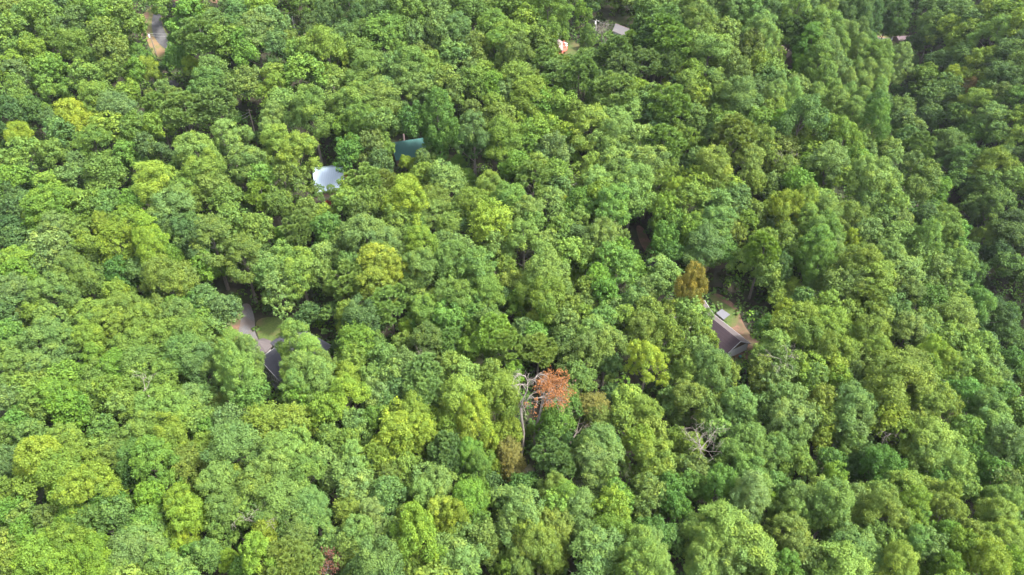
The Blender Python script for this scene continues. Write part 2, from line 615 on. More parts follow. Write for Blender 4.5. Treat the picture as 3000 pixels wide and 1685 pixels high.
# ------------------------------------------------------------------ the trees of the wood
# nine windows of 1000 x 562 photo pixels; each entry: x, y of the crown's middle and its width (window enlarged 2.575 times), then kind and leaf colours
# kinds: o broad crown, p tall oval crown, n pine, a thin feathery crown, s dark conical crown
TABLE = {
(0, 0): """
60,50,200,oog 190,130,200,odg 330,110,260,og 590,150,230,ob 470,210,200,odb 760,80,250,og 640,30,190,og 900,70,240,oog 90,250,260,og 60,330,200,odg
380,260,210,og 800,260,260,oog 1000,250,250,oGb 960,120,180,og 250,380,240,oyg 560,330,280,og 860,370,260,oog 90,470,220,oy 380,500,260,oGg 130,520,220,ob
660,430,200,obg 640,560,240,og 860,500,210,og 1090,420,210,oYo 1030,530,170,oGy 1190,550,230,obl 130,680,240,og 360,660,240,og 90,840,220,od 740,730,280,oyg
980,700,190,oyg 250,820,210,odg 550,870,250,oY 140,1000,190,oY 390,890,190,ob 1130,740,150,oo 900,830,280,ob 1330,740,220,nlg 1190,840,180,ngl 1400,880,230,ngb
1620,840,240,nbo 830,960,260,oyg 1010,960,230,og 1200,940,240,oyg 480,1000,260,ob 700,1060,280,og 170,1180,260,og 400,1180,240,oog 600,1230,220,ob 960,1160,200,oGl
800,1280,260,og 1110,1100,240,odb 100,1350,270,oGg 370,1390,240,oyg 520,1310,250,obg 1150,1350,270,oYl 1480,1110,330,olg 1720,1010,310,ol 1560,1270,300,oyl 1860,1220,290,olb
2080,1080,280,oyl 2240,1130,320,oyg 1990,1340,280,og 2210,1340,260,oog 1620,1400,260,oog 1400,1400,240,og
1310,160,190,oGb 1420,110,240,oGg 1500,310,270,nbg 1330,410,210,oGb 1620,170,260,obg 1800,90,240,ob 1950,70,240,oyg 1700,300,280,og 1870,180,220,ob 2060,160,260,ob
1960,250,190,ob 1860,350,260,ogG 2080,330,240,ob 2200,320,200,oog 2440,300,200,oyg 2330,170,190,odb 2440,90,200,odb 2530,200,170,ob 1450,490,150,oYy 1600,520,260,ogb
1560,640,310,obG 2060,570,210,oyl 1860,640,240,ool 2070,660,260,oyg 2280,440,260,og 2300,560,280,og 2490,420,200,oyg 2490,610,230,ol 1830,750,280,ool 2050,830,300,ol
2350,820,320,olg 2520,800,210,olo 2420,960,280,og 2150,780,240,ol 1980,960,200,ob 2450,1100,240,odg 2460,1250,150,agb
400,30,200,od 130,10,200,oog 1480,20,230,oog 1760,20,220,ob 2150,40,200,obg 2300,30,220,odb 1240,30,170,og""",
(1000, 0): """
60,60,200,pdb 150,190,170,pdb 160,60,190,og 165,230,130,aYy 290,60,280,ob 300,150,210,obd 450,60,220,og 435,170,160,pg 560,40,210,og 650,150,150,oyg
710,60,260,obg 880,40,240,og 1000,90,260,ogd 860,210,300,ob 720,220,280,obg 1180,60,230,og 1310,50,260,og 1150,190,300,og 1250,290,310,ogy 1400,170,280,oyg
1340,240,240,oyg 1560,90,280,pgG 1665,160,130,pYy 1600,190,190,py 1720,60,180,pdb 1725,180,150,pdb 1810,80,160,oGy 1900,60,180,pgb 1960,110,170,pbg 1860,210,130,pgb
1785,200,150,py 2110,60,170,pdg 2010,50,180,pbg 2290,60,260,obl 2260,160,190,ob 2340,190,200,oob 2460,60,260,al 2440,210,230,nb 2550,170,170,ob
60,300,210,ab 150,290,210,agb 230,230,160,ao 330,270,260,ag 560,260,240,ob 440,400,210,og 600,390,190,oog 740,310,220,ob 870,330,200,oyb 840,420,260,obl
1020,370,270,oo 1180,330,290,og 1330,410,320,ood 1500,290,240,oog 1430,230,200,oo 1530,360,220,ood 1860,290,260,nlg 1840,510,200,nbl 2060,460,250,nbg 2200,310,220,ng
2240,400,150,oy 2400,270,260,ng 2330,360,210,nbd 2480,390,260,ng 2110,570,220,nb 1980,570,200,odo 2270,520,240,nb 2430,520,210,nb 1540,500,200,ngb 1650,480,170,ngo
120,380,260,og 50,420,190,oo 200,520,310,ogl 400,540,270,obl 560,510,310,oGl 700,490,220,oyl 300,470,210,ob 1230,530,190,ooy 1080,560,210,oyl 970,550,200,obl
1330,620,260,aly 1450,610,200,ogl 1640,600,240,nbl 1800,610,260,nbg 1920,730,220,ogl 2060,730,280,nlg 2230,710,240,oy 2340,770,260,obl 2530,560,160,oYg 2480,730,200,oyo
2520,650,190,od 1960,640,210,ob
70,640,210,oyl 180,640,230,abl 300,690,320,obl 520,640,320,ogb 650,690,260,ob 780,640,260,oo 860,690,220,oob 1000,620,260,og 1130,650,230,oGy 1240,700,240,ob
1420,720,300,oyg 1570,690,200,ng 1680,780,260,oyg 1520,790,240,oGy 1780,870,260,ooy 1890,880,220,oo 2130,840,250,al 2010,800,210,og 2460,840,260,ng 2520,1010,210,oyd
2360,860,260,ob
100,740,300,ogl 300,760,300,oog 400,860,200,oo 150,890,300,og 300,930,270,ogb 60,960,240,oGy 590,810,300,odG 560,900,250,odG 735,880,250,pGd 800,980,210,oGd
700,1010,230,oGd 1000,830,220,oob 1160,800,250,oyo 1180,890,260,ooy 1000,990,320,ob 1060,1060,240,obd 1240,1030,310,oyg 1300,910,200,oy 1520,960,280,oyG 1450,1040,260,oGy
1660,1000,240,oy 1400,1120,240,oGg 1610,1130,260,ob 1520,1190,220,ob 1360,870,210,ogb 1880,960,300,oyl 2050,950,260,alb
300,1080,200,og 60,1100,240,oGd 220,1090,240,oob 280,1210,230,odb 480,1210,130,oYy 610,1190,170,obl 560,1240,140,oy 690,1160,150,ogb 170,1330,260,nlg 310,1360,210,no
90,1400,210,oyg 490,1360,220,oYy 610,1310,200,oyo 760,1280,280,olb 800,1350,240,alb 885,1215,140,pGy 955,1300,130,pGy 1120,1380,300,ooy 1330,1240,240,oGy 1480,1260,230,oyo
1440,1390,240,nlg 1640,1310,240,oyl 1650,1390,210,ob 1760,1170,130,oYy 2080,1050,300,ol 2250,1080,280,ol 1950,1080,280,ol 2330,1250,310,olg 2080,1230,310,ol 1880,1250,260,oyl
1950,1390,290,ol 2200,1380,320,olg 2430,1130,260,ng 2460,1260,240,oog 2510,1410,200,oYy 2390,1400,200,noo 1740,1060,210,oGy 1240,1200,150,od
560,20,180,odb 1060,20,190,og 1240,10,190,ob 1440,20,200,og 2200,20,190,og 850,10,180,og""",
(2000, 0): """
80,70,230,pgb 50,160,190,oo 220,60,210,pb 370,90,240,pbl 290,50,180,pdb 520,100,260,pbG 640,120,190,pb 450,40,170,pb 590,260,210,plb 650,330,160,pl
720,60,170,pgl 820,60,200,pg 850,130,220,plb 970,90,140,pb 1000,40,120,pdb 1090,90,160,pog 1110,170,190,ogb 1060,40,120,pd 1190,110,120,pdb 1260,60,130,pd
1330,90,130,pdb 1420,50,130,pdb 1350,170,140,pdb 1440,130,140,pd 1500,60,130,pdb 1520,170,130,pd 1630,110,160,pGd 1590,30,120,pG 1720,60,140,odb 1790,90,150,odb
1660,190,140,pdb 1240,180,120,pdb 1130,20,120,pdb 1380,10,130,pdb 1280,10,120,pdb 1560,110,120,pdb
110,200,230,plo 310,240,240,oob 180,250,140,pl 380,300,130,pbl 530,350,230,oo 800,270,210,ndb 900,230,210,nb 1000,260,230,pl 950,350,190,pGl 1130,290,170,pl
1180,280,150,pl 1250,310,150,plb 1320,290,150,pb 1410,310,150,pbg 1080,400,210,plb 1190,380,140,pl 1320,400,150,pl 1020,480,200,pGl 890,520,140,pGy 710,410,180,oyl
1500,400,220,plG 1420,440,160,ply 1630,460,170,plb 1470,500,150,pl 1160,560,180,plb 1250,540,120,obd 1380,560,150,pl 1300,570,130,pl 1470,580,140,pl 1230,660,150,pl
1330,660,140,pl 1060,640,190,plg 1590,570,150,pbd 1570,670,130,pdb
60,340,240,oyl 200,400,300,olo 330,450,240,oo 400,520,260,oob 570,490,200,oyo 680,560,250,oog 640,620,230,obd 710,690,160,pbg 850,640,240,oob 890,710,200,oob
60,550,230,oyG 50,640,260,oyl 240,660,180,al 440,720,310,obl 330,740,240,oyl 560,680,210,ob 690,760,180,pl 800,760,180,pl 990,770,150,pl 1150,790,180,pl
1230,770,150,pl 1330,800,160,pl 1450,830,190,pbG 1370,700,140,ply 1470,710,140,pl
120,740,230,oy 90,900,240,obg 60,1070,200,oGy 250,880,210,og 380,960,260,ogb 900,890,370,obd 1090,880,170,ol 1270,890,170,plo 720,930,200,oGY 560,900,260,og
440,830,260,obl 680,850,240,oyo 370,1080,280,nog 600,1080,290,ooy 920,1040,210,ogy 1000,1110,230,oyg 1200,1030,320,oyg 1080,980,220,oog 1360,1020,210,ol 1390,1120,190,olb
1560,1120,200,ogb 1440,950,210,pGb 250,1000,200,ob
230,1270,330,oyl 100,1230,240,ob 480,1210,290,oo 640,1160,240,ooy 760,1120,240,oo 780,1290,230,ao 960,1260,220,oGy 1130,1190,220,obl 1280,1190,210,oGb 1060,1310,140,obl
1160,1290,200,oly 1480,1250,210,ol 1580,1220,180,olb 880,1400,260,oGy 540,1390,240,ooy 1220,1390,260,oyl 1420,1360,260,ol 1560,1380,240,olb 330,1400,250,oyo 80,1370,260,oy
680,1400,210,obo 1330,1260,200,oyl
1900,150,250,olb 2000,210,240,oyl 2080,80,230,obl 2200,120,240,ob 2330,60,240,oyg 2470,70,240,oGy 2550,180,240,oy 2150,250,240,oyl 2370,240,290,ogl 2050,330,240,oyl
1860,300,170,nb 1700,350,220,obg 1830,560,240,oyg 1720,440,140,ob 1960,450,230,obd 2120,430,240,obg 2250,470,260,oyg 2440,400,260,obg 2540,460,220,og 2380,560,260,ob
2500,570,200,ob 2060,570,230,oYy 2170,640,170,ooR 2290,620,200,ooy 1970,660,260,olg 1760,660,210,obl 1880,740,240,olb 1770,790,170,oo 2040,720,210,ob 2220,770,290,oyl
2400,720,240,obg 2530,720,210,oGb 1640,830,180,aod 1650,920,190,adb 1750,870,220,obg 1870,880,210,ob 2070,870,250,oGg 2030,800,160,ooy 2330,880,290,obl 2530,880,210,oyl
1700,1020,240,obd 1880,960,240,oog 2000,1060,310,olg 2180,990,260,oGb 2370,1020,260,obg 2530,1010,210,oyl 1780,1130,240,nbo 1650,1130,160,odb 1980,1200,210,obl 2120,1220,290,oGl
2330,1250,290,oyg 2440,1160,200,ob 2530,1160,170,ob 1730,1230,220,ob 1840,1300,260,ood 1960,1330,230,oGg 2100,1370,270,oGb 2300,1400,270,og 2480,1340,230,ol 2550,1400,160,oyG
1750,1400,250,ood 1980,60,210,ob 1880,60,170,obl 2380,150,220,oyl 2560,300,190,ob""",
(0, 562): """
60,40,210,od 130,130,230,odb 210,80,210,ob 50,280,230,od 90,360,210,odb 330,60,210,oGy 440,120,230,oGy 250,180,220,oyg 260,270,190,oGy 560,60,230,og
680,100,250,og 820,80,250,ogb 930,170,210,oyg 1300,100,330,obl 1250,200,290,ob 1400,270,290,obd 1500,60,190,oyg 1720,70,240,og 1960,40,200,nyg 2100,70,230,og
1730,240,280,oog 1600,360,310,oob 1920,270,280,oog 1500,400,270,obd 1440,340,240,obd 860,220,200,ooy 780,250,180,oYo 950,220,210,oyg 900,390,270,aYy 1130,350,220,pYG
1140,460,200,pYG 1300,490,210,oGy 420,290,310,olb 560,280,270,oog 620,400,240,oyg 380,380,270,obl 100,520,290,oyg 240,530,240,obg 130,620,250,oGy 560,570,340,oob
640,650,310,oog 480,710,290,obg 330,750,310,olg 100,750,290,ob 60,880,230,obd 720,670,240,ood 900,610,230,odG 1060,590,210,obl 1260,630,350,ooy 1170,700,240,obg
1310,790,140,oyg 1420,660,240,oob 1560,560,210,oGy 1600,690,310,ob 1690,790,260,ob 1560,820,250,obd 1690,880,250,obd 1680,620,220,og 1830,480,290,oog 1780,600,290,odg
2040,540,220,olb 2100,690,250,olb 2260,560,310,oyl 2230,770,330,oyl 2400,610,260,ool 2480,500,240,ol 2400,850,300,oyg 2530,720,210,oo 2230,920,250,oyl 2500,900,240,oyg
1930,890,180,oGd 2040,820,220,obd 2000,610,250,obg 2150,470,220,ol 2250,330,220,nod 2160,350,180,oGy 2460,280,270,oGb 2560,380,210,ogb 2450,190,200,oyg 2340,160,250,oo
900,770,240,oyo 540,880,160,oGY 160,950,170,oo 60,960,170,ood 280,920,210,oyg 380,950,250,olg 700,930,290,oog 950,890,310,oog 1100,970,310,oyg 1330,940,310,ogb
1500,980,250,og 1450,850,240,oGd 1190,880,210,oob 320,1080,310,obg 480,1130,290,ogb 680,1090,290,oyg 850,1020,290,oyg 1000,1150,310,oog 1230,1080,310,ogy 1430,1100,290,og
1560,1080,240,ogb 1640,1090,160,ooy 60,1080,250,oGb 100,1200,250,ogl 140,1350,290,ogb 360,1290,310,obg 500,1380,250,oGy 700,1250,290,oGy 880,1330,290,oGy 1080,1280,290,ogl
1260,1260,270,og 1400,1250,310,obg 1510,1300,290,ob 1250,1390,290,og 1050,1400,250,oog 780,1400,260,og 300,1420,270,ooy 1560,1200,200,ob
1770,1180,190,ply 1740,1290,230,plg 1880,1230,170,pl 1810,1400,270,plg
2220,1110,210,ply 2130,1220,200,pyl 2330,1200,230,ply 2270,1310,280,plg 2430,1290,210,plg 2220,1410,270,plg 2410,1410,230,pl 2560,1150,120,odb 2550,1350,150,oYy
1990,470,180,odg 1030,520,180,od 1330,890,210,oGg 1050,880,180,og 160,820,170,ob 560,180,200,og 1020,90,220,oGg 1100,220,190,oGd 740,530,170,oob""",
(1000, 562): """
60,60,260,og 200,60,250,oog 130,150,240,ood 320,60,240,ooy 500,60,290,oyY 700,60,220,aoy 690,160,200,aol 860,180,220,oly 1000,60,290,oyg 1060,110,240,ooy
950,120,170,og 1260,60,290,ogl 1370,120,290,ogl 1430,200,240,olg 1560,90,250,olg 1300,190,210,obg 1690,110,150,oYy 1780,60,250,oGg 1820,150,210,oGd 2050,110,330,oGl
1950,50,270,oyG 2250,60,260,oGb 2330,230,210,oGd 2450,330,240,oGd 2430,120,250,oyG 2520,250,220,oGg 2410,400,190,oGd 2510,470,190,odG
430,230,260,oog 550,280,210,obg 90,220,130,oGy 200,310,350,obl 90,330,240,ogb 350,380,290,obl 520,340,150,oyG 640,390,200,oyG 810,280,210,aog 770,390,200,obg
900,420,250,olb 1140,240,270,aYy 1110,340,160,oyg 1170,420,260,olg 1380,340,330,olo 1560,370,250,olo 1650,270,240,ogl 1750,330,210,obd 1780,230,240,ool 1950,320,300,ool
2060,310,230,olo 2100,420,230,oGy 2200,480,180,oGg 1720,480,240,oly 1850,460,230,oog 2030,500,260,oGl 2150,560,270,olG 2230,620,200,oGy 2430,610,240,olb 2370,700,240,olb
1940,650,240,oGy 2000,740,270,oGg 1860,700,210,ooy 1770,640,140,oyG 2220,820,240,obl 2290,740,210,obl 2080,900,210,ob
60,560,240,obl 50,700,250,nog 290,530,310,oYo 250,690,270,oYo 390,600,270,oYo 600,530,310,olb 640,640,240,olb 820,520,330,ogb 1000,600,330,ogb 860,640,260,olg
560,700,210,olo 1060,700,310,og 830,800,310,og 1100,800,290,og 960,850,260,oGb 800,950,260,oGb 640,860,290,og 660,950,240,oGb 990,950,240,oGb 1230,560,220,ooy
1280,660,210,ooy 1370,630,130,obl 1500,600,240,oly 1580,680,240,oly 1650,730,240,ool 1480,700,200,oyg 1330,820,220,oGy 1430,850,150,ooy 1560,800,260,oyg 1820,830,210,oob
1700,890,260,ooy 1840,930,230,ooy 1560,930,240,oGy
370,890,260,ngb 60,900,210,oyg 130,930,240,odb 200,980,220,odb 490,1030,150,oYG 120,1150,250,aGy 70,1240,240,ogy 250,1150,220,ogb 310,1250,240,obg 460,1160,190,oog
600,1120,250,ood 690,1080,200,ood 820,1140,180,nbg 990,1160,220,oGy 980,1080,190,oyG 1160,1080,280,ngy 1240,1180,240,ngo 1100,1000,260,ogb 1450,970,170,oYl 1460,1070,220,oGl
1350,1060,210,ob 1480,1210,210,nog 1640,1090,210,obl 1700,1000,260,olb 1900,1050,310,olg 2000,1170,290,ool 1830,1200,290,oob 1700,1150,240,obo 1980,960,240,ogb 2180,940,240,ooy
2330,900,260,ooy 2480,900,210,oyo 2260,1030,300,ooy 2440,1060,260,ooy 2300,1270,290,oY 2540,1360,170,oog 2050,1290,190,obd 2520,1200,200,ooy 820,1310,260,oly 480,1290,270,obl
400,1360,250,olb 630,1400,240,nbl 960,1380,250,olg 1150,1370,240,ooy 60,1390,190,oYG 230,1400,210,olg 1300,1360,160,oGy 1720,1290,240,obg 1800,1390,240,oob 1860,1310,190,obg
880,90,150,od 930,260,170,od 1230,800,160,od""",
(2000, 562): """
60,60,270,oyl 240,100,250,obg 420,60,250,ob 360,130,210,olg 60,240,240,oGy 70,330,250,oyG 260,230,290,obg 370,280,220,ooy 180,390,290,obd 310,430,210,oGb
480,490,210,olo 450,600,240,obl 390,690,230,obg 300,720,190,obd 490,680,190,olg 490,210,240,oyg 560,160,210,oog 700,120,220,oyY 590,480,240,nyg 640,570,240,oog
620,350,240,ogy 690,270,170,obd 760,290,220,oob 780,360,210,oog 790,100,260,oYy 920,120,180,pYl 930,230,180,ply 890,170,160,pl 1060,200,190,pl 1140,260,150,pl
1060,290,210,plG 1000,330,210,plG 1100,380,190,plG 1010,430,210,pGl 1040,520,220,pGl 1130,450,160,pl 960,500,220,oGl 840,430,210,oog 860,210,160,oyl
1060,60,270,olo 1120,110,210,ool 1270,380,200,oY 1250,450,160,oyG 1200,200,170,ob 1300,190,290,oog 1390,60,250,obl 1530,210,230,oob 1400,320,270,obl 1600,120,250,ogl
1640,230,210,olb 1660,380,230,olb 1560,460,290,olb 1610,370,250,olg 1830,370,230,plG 1790,460,240,olg 1880,480,210,olb 1700,600,330,olb 1330,560,350,ooy 1200,560,250,ooy
1450,640,330,ooy 1550,620,270,ool 1690,740,290,oob 1300,700,290,ood 1170,740,260,ood 1100,640,210,obg 1000,690,160,olb 820,710,140,aYl 710,620,140,obl 740,570,150,pdb
680,580,90,oY 920,810,180,ob 720,780,140,oyl 770,885,180,oY 590,890,230,pGl 545,1000,200,oGl 640,1010,190,oGd
60,880,280,olg 140,820,190,olb 60,1000,240,oog 170,960,150,ogb 180,1080,200,ooy 130,1210,220,olb 230,1250,200,obg 50,1270,220,ooy 60,1350,220,oly 180,1340,220,obg
350,1370,190,ooy 300,1410,200,ob
900,950,290,oyo 1080,850,270,oyl 1230,920,270,oyl 820,990,260,oyo 760,1050,250,ooy 950,1080,310,oog 1100,1010,290,oyo 1200,1010,240,oy 1370,870,240,nog 1330,830,200,ng
1460,950,270,oog 1600,900,250,obd 1680,940,210,ood 1420,1080,290,ooy 1300,1100,240,oyo 1050,1170,290,ooy 1250,1200,290,oyo 1450,1200,290,oyg 690,1140,250,olo 590,1240,180,olo
720,1230,240,obo 760,1330,230,oob 600,1340,200,oo 960,1330,260,oyG 1130,1310,210,oyY 1180,1400,210,oGY 860,1330,240,ooy 1000,1400,240,olb 720,1410,220,obl 1350,1280,250,oog
1330,1370,240,oob 1480,1320,240,oo 1700,1060,310,oob 1830,980,270,olg 1800,1090,270,obl 1960,1080,260,ogo 2040,1060,240,oog 1900,1190,290,oYg 1980,1270,240,oYg 1740,1280,310,ooy
1850,1330,260,ooy 1680,1370,260,ooy 1530,1410,270,ooy 2100,1350,250,olg 2060,920,290,oly 2200,960,290,oly 2260,1030,240,olg 2250,1170,260,olg 2330,1190,190,ol 2180,1260,270,olg
2330,1330,240,olb 2260,1400,240,olg 2140,1130,240,og 1870,800,260,oGd 1870,730,240,obl 2060,740,210,ol 2000,600,190,olg 1940,560,210,olb 2090,830,230,olg
1760,60,240,ogd 1760,140,240,od 1830,180,210,odb 2060,130,310,og 1960,180,240,og 1900,230,210,ogd 2200,250,290,ogb 2330,130,310,ogl 2420,60,250,obg 2500,200,240,ob
2050,320,270,oGb 2150,290,210,og 2290,330,190,oYg 2160,420,290,ogb 2320,430,210,odo 2450,330,270,ood 2400,440,210,od 2540,270,160,odb 2120,520,210,obd 2220,500,220,olg
2330,580,260,olb 2480,540,270,obg 2400,620,300,olg 2200,660,220,oGb 2270,740,290,oGb 2430,760,240,odG 2540,650,160,ogo 2350,830,290,od 2500,850,250,oGl 2430,940,260,oGd
2540,940,160,oGg 2450,1050,240,oGb 2540,1140,240,odb 2480,1150,200,od 2500,1260,240,oGd 2540,1360,190,ogy 2060,420,190,od 1940,330,190,odb 2200,120,220,og""",
(0, 1123): """
80,120,280,obl 200,60,260,og 260,170,270,oog 430,80,290,oGy 480,190,260,oGy 600,150,230,oGg 700,60,250,og 830,70,260,oyg 1000,50,250,ogy 960,150,240,ogl
1150,60,220,ogb 1420,130,290,obl 1540,110,220,obl 1180,190,330,ogl 1350,200,330,ogl 1080,320,330,ogl 1280,380,330,oyg 1450,280,270,ogl 1560,370,240,oGg 1720,300,270,obl
1800,420,260,obg 1620,140,160,ao 1900,100,270,oGb 2010,300,310,aoY 2200,310,270,aoY 2270,70,250,oGy 2450,200,260,oGY 2550,90,160,oYG
130,320,220,oGb 60,380,240,ogb 250,380,250,ogb 310,530,340,oyY 500,440,290,oyl 430,620,330,oyg 240,640,260,oyo 560,560,290,oy 700,510,250,oyl 750,620,240,oyg
640,800,350,oyY 760,760,260,oyY 540,850,270,oyg 820,850,180,oyY 260,760,240,oyg 60,560,240,ob 50,680,210,obd 800,390,270,oGb 880,480,240,ood 860,570,290,ogo
1000,550,300,ogd 1120,520,260,oGg 1190,640,230,oGg 980,680,260,odG 1420,600,240,aoy 1490,560,220,aoy 1560,470,240,oyg 1700,500,210,obg 1740,700,240,oyl
2100,520,330,ogl 2230,400,250,ogl 2230,560,310,olg 2080,680,330,olg 1930,780,330,ogl 1650,750,330,olg 1720,900,310,ogl 1900,930,260,ogl 2100,860,330,ogl 2280,700,290,ogl
2350,900,290,obl 2480,420,230,ogl 2480,600,250,olb 2540,720,210,obl 2200,1000,270,obg 2300,1060,260,obg 1640,1080,240,ogl
1120,860,250,oGY 1050,900,200,oGy 1350,880,270,oYG 1420,1010,270,oYG 1400,1120,190,oY 60,820,210,oyg 100,960,250,oGg 180,1030,240,ogo 560,1000,290,oGy 660,1050,270,ogd
880,990,270,obg 1080,1060,270,og 780,920,260,oGd 350,1050,260,ood 560,1100,240,oyg 60,1180,240,ooy 60,1320,240,ooy 180,1130,240,oGg 350,1260,360,oGY 560,1220,330,oGY
250,1370,330,oGY 480,1390,330,oGY 720,1300,330,oGY 1080,1160,310,olb 980,1270,330,obl 1120,1290,260,olb 1200,1390,310,olg 900,1390,290,ogl 1360,1400,240,ol 1560,1290,240,obG
1450,1270,200,oGb 1720,1320,140,oYG 1900,1250,290,oGY 2000,1320,260,oGY 2030,1120,200,aYy 1840,1400,210,oGb 2250,1180,260,aod 2480,1160,230,obl 2530,1260,210,olb 2170,1390,270,noo
2290,1380,220,nol 180,240,210,oGd 1000,430,210,od 1300,560,180,od""",
(1000, 1123): """
60,100,240,oYG 250,90,270,obl 330,150,240,obl 420,60,220,ob 630,80,250,nbl 230,280,220,oGo 100,290,260,obl 420,250,270,oy 560,230,290,oy 420,370,310,oyY
600,370,290,oyY 480,470,240,oyY 700,300,240,oyg 930,110,330,oYl 980,220,330,oYy 830,190,260,oyl 960,330,290,oYy 850,380,260,oyG 800,560,260,nb 840,610,220,nb
960,560,220,pGl 1030,650,200,pGl 1090,560,180,oGo 1180,630,130,oYo 1250,350,200,oyY 1260,500,160,aoR 1290,600,170,aoR 1180,500,130,oy 1150,110,290,oyo 1250,90,210,oyo
1720,90,170,oly 1620,270,230,oGg 1700,200,230,oGb 1570,340,200,odG 1430,320,110,oGy 1790,220,150,oGg 1900,180,230,aoR 1930,260,190,ao
1580,560,230,nb 1640,640,210,nb 1750,560,150,ol 1960,470,310,obl 1900,600,290,olb 2040,560,240,obl 2000,700,250,olo 90,560,290,olb 60,700,270,olb 100,820,270,olb
60,420,210,ooy 270,560,200,nyo 220,700,170,ood 380,700,220,aog 340,840,260,obg 520,620,260,ooy 640,720,270,olb 740,770,290,olb 620,840,290,olg 1000,790,220,oGy
980,870,310,oGy 1050,900,260,oyo 1230,870,240,olb 1290,960,260,olb 1400,960,290,olb 1600,780,290,oly 1700,840,290,oyl 1640,930,270,oyl 1800,950,290,olb
2180,130,270,oyl 2130,260,270,oyl 2280,220,290,oyl 2360,350,270,oyl 2250,450,270,oy 2340,560,290,oyo 2400,640,240,ooy 2280,780,240,ood 2360,840,230,ool 2280,950,220,ood
2100,860,270,oGl 2020,900,260,oGY 2080,1000,270,oGY 2080,1130,290,oGy 2480,120,210,obo 2550,260,160,oby 2520,430,210,ooy 2480,870,250,oGd 2540,960,210,oGd 2500,780,250,oGd
2560,80,160,oyg 60,960,210,ayo 230,990,330,olb 330,1100,270,olb 130,1130,310,olb 60,1230,260,ool 250,1330,330,obg 330,1400,240,obg 100,1420,240,obd 500,1000,220,oyd
590,1080,230,oGY 520,1180,260,oGY 540,1290,210,oyY 540,1390,230,oyl 740,970,250,oYl 860,1000,290,oyY 750,1080,190,oyl 900,1130,250,obg 740,1230,270,olb 850,1280,260,olb
940,1370,310,olb 780,1390,260,olb 1080,1160,270,ool 1130,1240,240,ood 1060,1080,240,ogd 1280,1080,270,olb 1420,1100,290,ooy 1580,1080,310,ooy 1500,1190,330,ooy 1640,1180,260,ooy
1400,1230,290,ooy 1560,1310,290,ooy 1340,1330,290,ogl 1260,1400,240,oyg 1860,1150,290,obl 1950,1260,260,obl 1850,1310,290,obl 2380,1120,270,odG 2490,1170,230,obG 2250,1230,250,ply
2320,1230,210,pl 2250,1360,300,ply 2400,1390,210,pl 2050,1390,160,olg 2560,620,210,oog 1700,440,170,od 1130,760,170,od""",
(2000, 1123): """
60,100,290,oog 180,160,270,oog 200,260,260,oob 430,130,270,obl 390,200,240,obl 600,50,140,aYo 640,180,230,obg 720,120,270,obl 830,100,270,obl 780,260,330,obl
900,280,260,obl 820,400,310,obg 1050,120,270,ooy 1080,260,250,ooy 1260,160,310,obl 1340,270,290,obl 1250,350,260,obl 1290,470,250,obl 1050,430,220,ooY 250,350,250,obg
480,430,310,ogb 380,540,290,ogb 550,560,290,ogb 700,520,290,ogb 500,660,290,ogb 850,600,240,oog 50,480,220,oyo 60,780,250,oGb 230,760,260,oGd 330,800,220,oGd
700,770,230,obg 1120,580,240,oGb 1150,700,210,oGY 1480,600,330,oGd 1560,680,260,oGd 1400,560,260,odG 1560,110,250,oyl 1560,250,270,oyY 1650,160,240,oyo 1720,260,250,ooy
1650,350,260,oyo 1760,330,200,oog 1900,130,310,ooy 1990,180,260,oyo 1750,60,240,ooy 2160,60,250,oGb 2300,130,310,obl 2400,80,240,obG 2350,250,310,obl 1900,420,330,olY
2030,480,270,oly 1860,560,290,olg 2000,600,290,olg 1900,690,260,oGb 2150,350,270,oGl 2200,450,240,oGl 2170,540,210,oGb 2440,440,310,ob 2350,670,270,oGb 2420,740,260,ood
490,860,260,pla 570,810,190,pl 500,970,240,ool 650,890,160,oGY 250,1000,310,oly 330,1080,310,oly 130,1130,290,olg 220,1230,330,oly 450,1200,310,oly 560,1280,250,oly
380,1340,330,ol 150,1350,290,olg 900,900,290,olb 1020,780,230,oly 1130,850,270,olb 830,980,290,olg 980,1040,230,olg 1100,950,270,olb 1150,1070,150,oY 1350,900,250,ol
1480,820,240,oly 1500,950,330,oly 1680,780,290,oyl 1750,900,290,oGY 1850,830,250,oyl 1780,1010,250,oGl 2000,860,290,oyo 1980,940,290,ooy 2130,790,270,olo 2000,1120,270,oGg
2180,1100,230,ooy 2440,900,290,ol 2380,980,290,oly 2420,1110,290,oyl 2530,1150,230,oly 820,1130,330,oog 850,1260,310,oo 940,1290,260,oob 1260,1050,210,ol 1230,1150,270,obl
1250,1260,330,obl 1380,1250,310,obl 1440,1120,250,olG 1130,1350,250,oly 1280,1370,250,oly 1600,1210,250,oly 1780,1170,310,olb 1880,1250,270,obl 1640,1360,290,oYl 2100,1230,270,oGY
2280,1240,250,ooY 2330,1350,330,oyY 2480,1330,270,oGY 2000,1400,290,oGy 780,1390,310,oGl 1460,1390,240,ol 90,640,230,oob 1270,640,180,od 2540,560,220,oGb 2540,330,200,obg"""
}
PAL = dict(g=(.083, .145, .025), G=(.062, .140, .018), y=(.112, .172, .021), Y=(.150, .210, .021), b=(.074, .130, .036), d=(.042, .082, .023),
           o=(.090, .133, .025), l=(.112, .182, .040), R=(.15, .085, .03), a=(.13, .17, .09))
CNAME = dict(g='mid green', G='rich green', y='yellow-green', Y='bright yellow', b='blue-green', d='dark green', o='olive', l='pale green', R='brownish', a='pale green')
